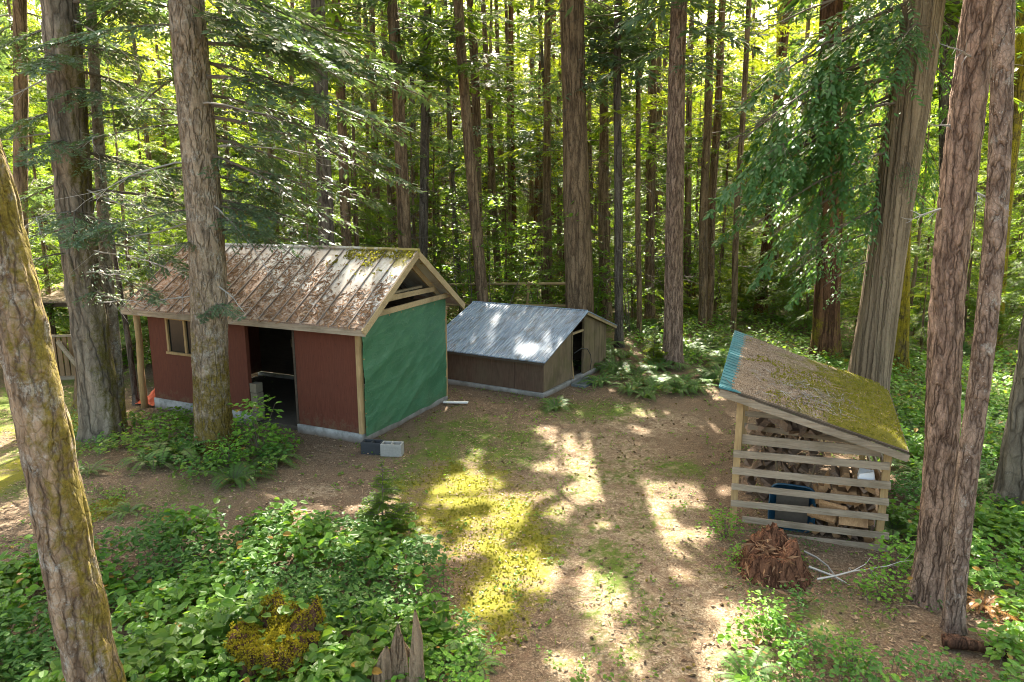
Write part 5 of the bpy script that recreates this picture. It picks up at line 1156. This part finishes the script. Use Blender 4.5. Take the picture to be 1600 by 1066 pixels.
salal_patch('salal_cover', [(-40, 925), (60, 900), (150, 890), (270, 870), (330, 835), (430, 825), (520, 825), (590, 840), (650, 870), (680, 920), (690, 980), (680, 1090), (500, 1140), (300, 1160), (-60, 1160)], 46, .16, .74, 17, 'salal', 1, (.07, .15), .31)
salal_patch('salal_cover', [(640, 960), (720, 930), (770, 980), (800, 1066), (790, 1140), (640, 1140)], 34, .12, .4, 14, 'salal', 2, (.05, .09))
salal_patch('salal_cover', [(150, 730), (200, 660), (290, 650), (470, 700), (450, 740), (330, 760), (230, 735)], 15, .15, .6, 14, 'salal_dark', 3, (.06, .11))
salal_patch('salal_cover', [(1130, 1140), (1140, 1040), (1180, 960), (1215, 940), (1235, 1000), (1330, 1010), (1420, 1050), (1520, 1060), (1650, 1000), (1750, 1140)], 30, .1, .42, 14, 'salal', 4, (.06, .11), .36)
salal_patch('salal_cover', [(1390, 880), (1400, 760), (1400, 640), (1470, 620), (1640, 640), (1720, 760), (1720, 1000), (1540, 1000), (1520, 880), (1420, 930)], 30, .15, .55, 16, 'salal', 5, (.07, .12), .30)
salal_patch('salal_cover', [(60, 700), (110, 640), (150, 680), (150, 720), (90, 760)], 20, .08, .3, 12, 'salal_dark', 6)
salal_patch('weed_cover', [(120, 850), (130, 760), (230, 780), (260, 830), (200, 860)], 26, .04, .16, 10, 'maple', 8, (.03, .06), .45)
salal_patch('weed_cover', [(1120, 900), (1180, 820), (1420, 880), (1480, 960), (1300, 990), (1200, 960)], 26, .04, .22, 10, 'maple', 9, (.03, .06), .5)
def undergrowth():
    rg = np.random.default_rng(61); N = 5200; Y = 21.5 + 26 * rg.random(N) ** 1.2; X = rg.uniform(-.75, .8, N) * Y
    k = ~((X > -5.5) & (X < 4.5) & (Y < 24.5)) & ~((X > -9.5) & (X < -1) & (Y < 21)) & (fbm2(X, Y, .35, 19) > .42); X, Y = X[k], Y[k]
    X2 = rg.uniform(6.8, 17, 900); Y2 = rg.uniform(13.5, 22, 900); k = ~((X2 < 9.5) & (Y2 < 16)); X = np.concatenate([X, X2[k]]); Y = np.concatenate([Y, Y2[k]]); N = len(X); Z = ground_z(X, Y)
    kk = 22; i = np.repeat(np.arange(N), kk); n = N * kk; h = rg.uniform(.15, .6, N)[i] * rg.uniform(.2, 1.05, n); a = rg.uniform(0, 6.283, n)
    C = np.stack([X[i] + rg.normal(0, .22, n), Y[i] + rg.normal(0, .22, n), Z[i] + h], -1); D = np.stack([np.cos(a), np.sin(a), rg.normal(.05, .35, n)], -1) * rg.uniform(.07, .16, n)[:, None]; kd = (rg.random(N) * 3).astype(int)[i]
    b = MB(); NN = np.tile([0, 0, 1.0], (n, 1)) + rg.normal(0, .35, (n, 3))
    for q in range(3):
        w_ = kd == q; b.cards(C[w_], D[w_] * [1, 1.25, 1.0][q], NN[w_], [.33, .16, .36][q], q)
    tag(b.build('undergrowth', [M['maple'], M['fern'], M['salal']]), kind='stuff')
undergrowth()
# single bushes
def bush_proto(k):
    rg = np.random.default_rng(800 + k); b = MB(); n = [230, 320, 170][k]; r = rg.uniform(.1, .42, n); a = rg.uniform(0, 6.28, n); z = rg.uniform(.1, .75, n) * [1, 1.3, .8][k]
    C = np.stack([np.cos(a) * r * (1.2 - .5 * z), np.sin(a) * r * (1.2 - .5 * z), z], -1); D = np.stack([np.cos(a + rg.normal(0, .8, n)), np.sin(a + rg.normal(0, .8, n)), rg.normal(0, .3, n)], -1) * rg.uniform(.05, .10, n)[:, None]
    b.ovals(C, D, np.tile([0, 0, 1.0], (n, 1)) + rg.normal(0, .4, (n, 3)), .34, 0)
    for i in range(14):
        q = rg.integers(n); b.tube([(0, 0, -.05), C[q] * [.4, .4, .5], C[q]], [.007, .005, .002], 3, 1, cap=False)
    return b.mesh('salal_bush', [M['salal'], M['twig']])
BUSH = [bush_proto(k) for k in range(3)]
for u, v, s_, k, lab in [(405, 715, 1.35, 1, 'large leafy bush beside the mottled trunk and the shed doorway'), (355, 735, .9, 0, 'low leafy bush in front of the mottled trunk'), (440, 700, .8, 2, 'small leafy bush beneath the shed doorway'), (250, 700, 1.0, 0, 'leafy bush between the big grey fir and the mottled trunk'), (1133, 840, .65, 0, 'small bright bush at the left post of the woodshed'), (1160, 880, .5, 2, 'little sprig of leaves left of the rotten stump'), (1395, 905, .8, 0, 'leafy bush at the right corner of the woodshed'), (1375, 935, .7, 2, 'low leafy bush between the woodshed and the rosy fir'), (1195, 990, .7, 0, 'sunlit bush of pale leaves below the rotten stump'), (1240, 1040, .6, 2, 'low bush at the bottom right, left of centre of the undergrowth'), (1330, 1050, .6, 0, 'low leafy bush on the bottom edge left of the twin firs')]:
    p = G(u, v); o = bpy.data.objects.new('salal_bush', BUSH[k]); sc.collection.objects.link(o); o.location = (p[0], p[1], gz(p[0], p[1]) - .03); o.rotation_euler.z = rng.uniform(0, 6.28); o.scale = (s_,) * 3; tag(o, lab, 'bush')
# cedar sapling by the moss
def sapling(u, v, H, lab, leaf='hemlock'):
    p = G(u, v); t = thing('cedar_sapling', lab, 'sapling', (p[0], p[1], gz(p[0], p[1])))
    mb, info = trunk_mesh(.022, H, (.02, 0), 6, 0, seed=95, taper=.9, coarse=.2); mb.build('trunk', M['twig'], t)
    crown_mesh(info, .08, H, 70, .62, V_MID, wr=.26, cull=None, rg=np.random.default_rng(96), top=.15, pitch=(.1, .6), twig=.01).build('crown', [M[leaf], M['twig']], t)
sapling(598, 850, 1.35, 'bright little cedar sapling at the edge of the mossy ground')
sapling(1020, 592 - 20, 1.2, 'small feathery sapling among ferns left of the purple grey trunk', 'sunny')

# ------------------------------------------------------------------ grass, moss tufts and litter on the clearing
def scatter(n, x0, x1, y0, y1, wfn, rg):
    X = rg.uniform(x0, x1, n); Y = y0 + (y1 - y0) * rg.random(n) ** 1.25; k = rg.random(n) < wfn(X, Y); return X[k], Y[k], ground_z(X[k], Y[k]) + .0
moss_, path_, gras_, gxs, gys = ZONE
def zval(Zm):
    def f(X, Y):
        i = np.clip(np.searchsorted(gxs, X), 0, len(gxs) - 1); j = np.clip(np.searchsorted(gys, Y), 0, len(gys) - 1); return Zm[j, i]
    return f
zm, zp, zg = zval(moss_), zval(path_), zval(gras_)
rg = np.random.default_rng(31)
def wild(X, Y): return np.clip((np.maximum(zg(X, Y), .55 * zm(X, Y)) - .12) * (.25 + 1.3 * (fbm2(X, Y, 1.7, 8) > .5)), 0, 1)
X, Y, Z = scatter(110000, -9, 9, 5.2, 24, wild, rg); n = len(X); a = rg.uniform(0, 6.28, n); L = rg.uniform(.03, .085, n)
b = MB(); b.cards(np.stack([X, Y, Z - .005], -1), np.stack([np.cos(a) * L * .7, np.sin(a) * L * .7, L * rg.uniform(.3, .9, n)], -1), rg.normal(0, 1, (n, 3)), .09); o = b.build('grass', M['grass']); tag(o, kind='stuff')
X, Y, Z = scatter(120000, -9, 9, 5.2, 20, lambda x, y: np.clip((zm(x, y) * 1.3 - .15) * (.15 + 1.5 * (fbm2(x, y, 1.5, 14) > .44)), 0, 1), rg); n = len(X)
b = MB(); b.cards(np.stack([X, Y, Z - .006], -1), np.stack([rg.normal(0, .016, n), rg.normal(0, .016, n), rg.uniform(.012, .04, n)], -1), rg.normal(0, 1, (n, 3)), .45); o = b.build('moss', M['mossy']); tag(o, kind='stuff')
X, Y, Z = scatter(130000, -13, 13, 5.0, 24, lambda x, y: (.3 + .7 * (fbm2(x, y, 1.1, 5) > .48)) * np.where(zm(x, y) > .5, .35, 1), rg); n = len(X); a = rg.uniform(0, 6.28, n); L = np.where(rg.random(n) < .03, rg.uniform(.15, .45, n), rg.uniform(.02, .085, n))
b = MB(); b.cards(np.stack([X, Y, Z + .008 + rg.uniform(0, .012, n)], -1), np.stack([np.cos(a) * L, np.sin(a) * L, rg.normal(0, .12, n) * np.minimum(L, .08)], -1), np.tile([0, 0, 1.0], (n, 1)) + rg.normal(0, .3, (n, 3)), np.clip(np.where(L > .12, .006 / L, rg.uniform(.05, .3, n)), .01, .3)); o = b.build('leaf_litter', M['litter']); tag(o, kind='stuff')
# cones lying about
b = MB(); X, Y, Z = scatter(900, -6, 6, 5.5, 20, lambda x, y: .25 + zp(x, y) * .6, rg)
for x, y, z in zip(X, Y, Z):
    a = rg.uniform(0, 6.28); d = np.array([math.cos(a), math.sin(a), 0]) * rg.uniform(.02, .035); b.tube([np.array([x, y, z + .018]) - d, np.array([x, y, z + .02]), np.array([x, y, z + .018]) + d], [.008, .02, .006], 5)
o = b.build('fallen_cone_scatter', M['bark_far']); tag(o, kind='stuff')
X, Y, Z = scatter(9000, -8, 14, 4.6, 22, lambda x, y: np.where((fbm2(x, y, 1.9, 17) > .56), .8, .04), rg); n = len(X); k = 5; i = np.repeat(np.arange(n), k); a = rg.uniform(0, 6.28, n * k); L = rg.uniform(.025, .06, n * k)
b = MB(); b.ovals(np.stack([X[i] + rg.normal(0, .03, n * k), Y[i] + rg.normal(0, .03, n * k), Z[i] + rg.uniform(.01, .06, n * k)], -1), np.stack([np.cos(a), np.sin(a), rg.normal(.1, .25, n * k)], -1) * L[:, None], np.tile([0, 0, 1.0], (n * k, 1)) + rg.normal(0, .3, (n * k, 3)), .38); o = b.build('ground_weeds', M['maple']); tag(o, kind='stuff')
# pale fallen branch between stump and firs
for k, (u, v, az, L, lab) in enumerate([(1262, 905, -18, 1.7, 'pale grey fallen branch from the stump towards the twin firs'), (1275, 925, 4, 1.2, 'thinner pale twig lying below the fallen grey branch'), (1255, 880, -52, .9, 'short pale twig leaning by the woodshed slats')]):
    p = G(u, v); b = MB(); dead_branch(b, (0, 0, .05), R(az), L, np.random.default_rng(900 + k), 0, .016); o = b.build('fallen_branch', M['greytwig']); o.location = (p[0], p[1], gz(p[0], p[1]) + .12); tag(o, lab, 'branch')
for r in PROTO + WALL + YOUNG + BROAD:
    if 'placed' in r.keys(): del r['placed']
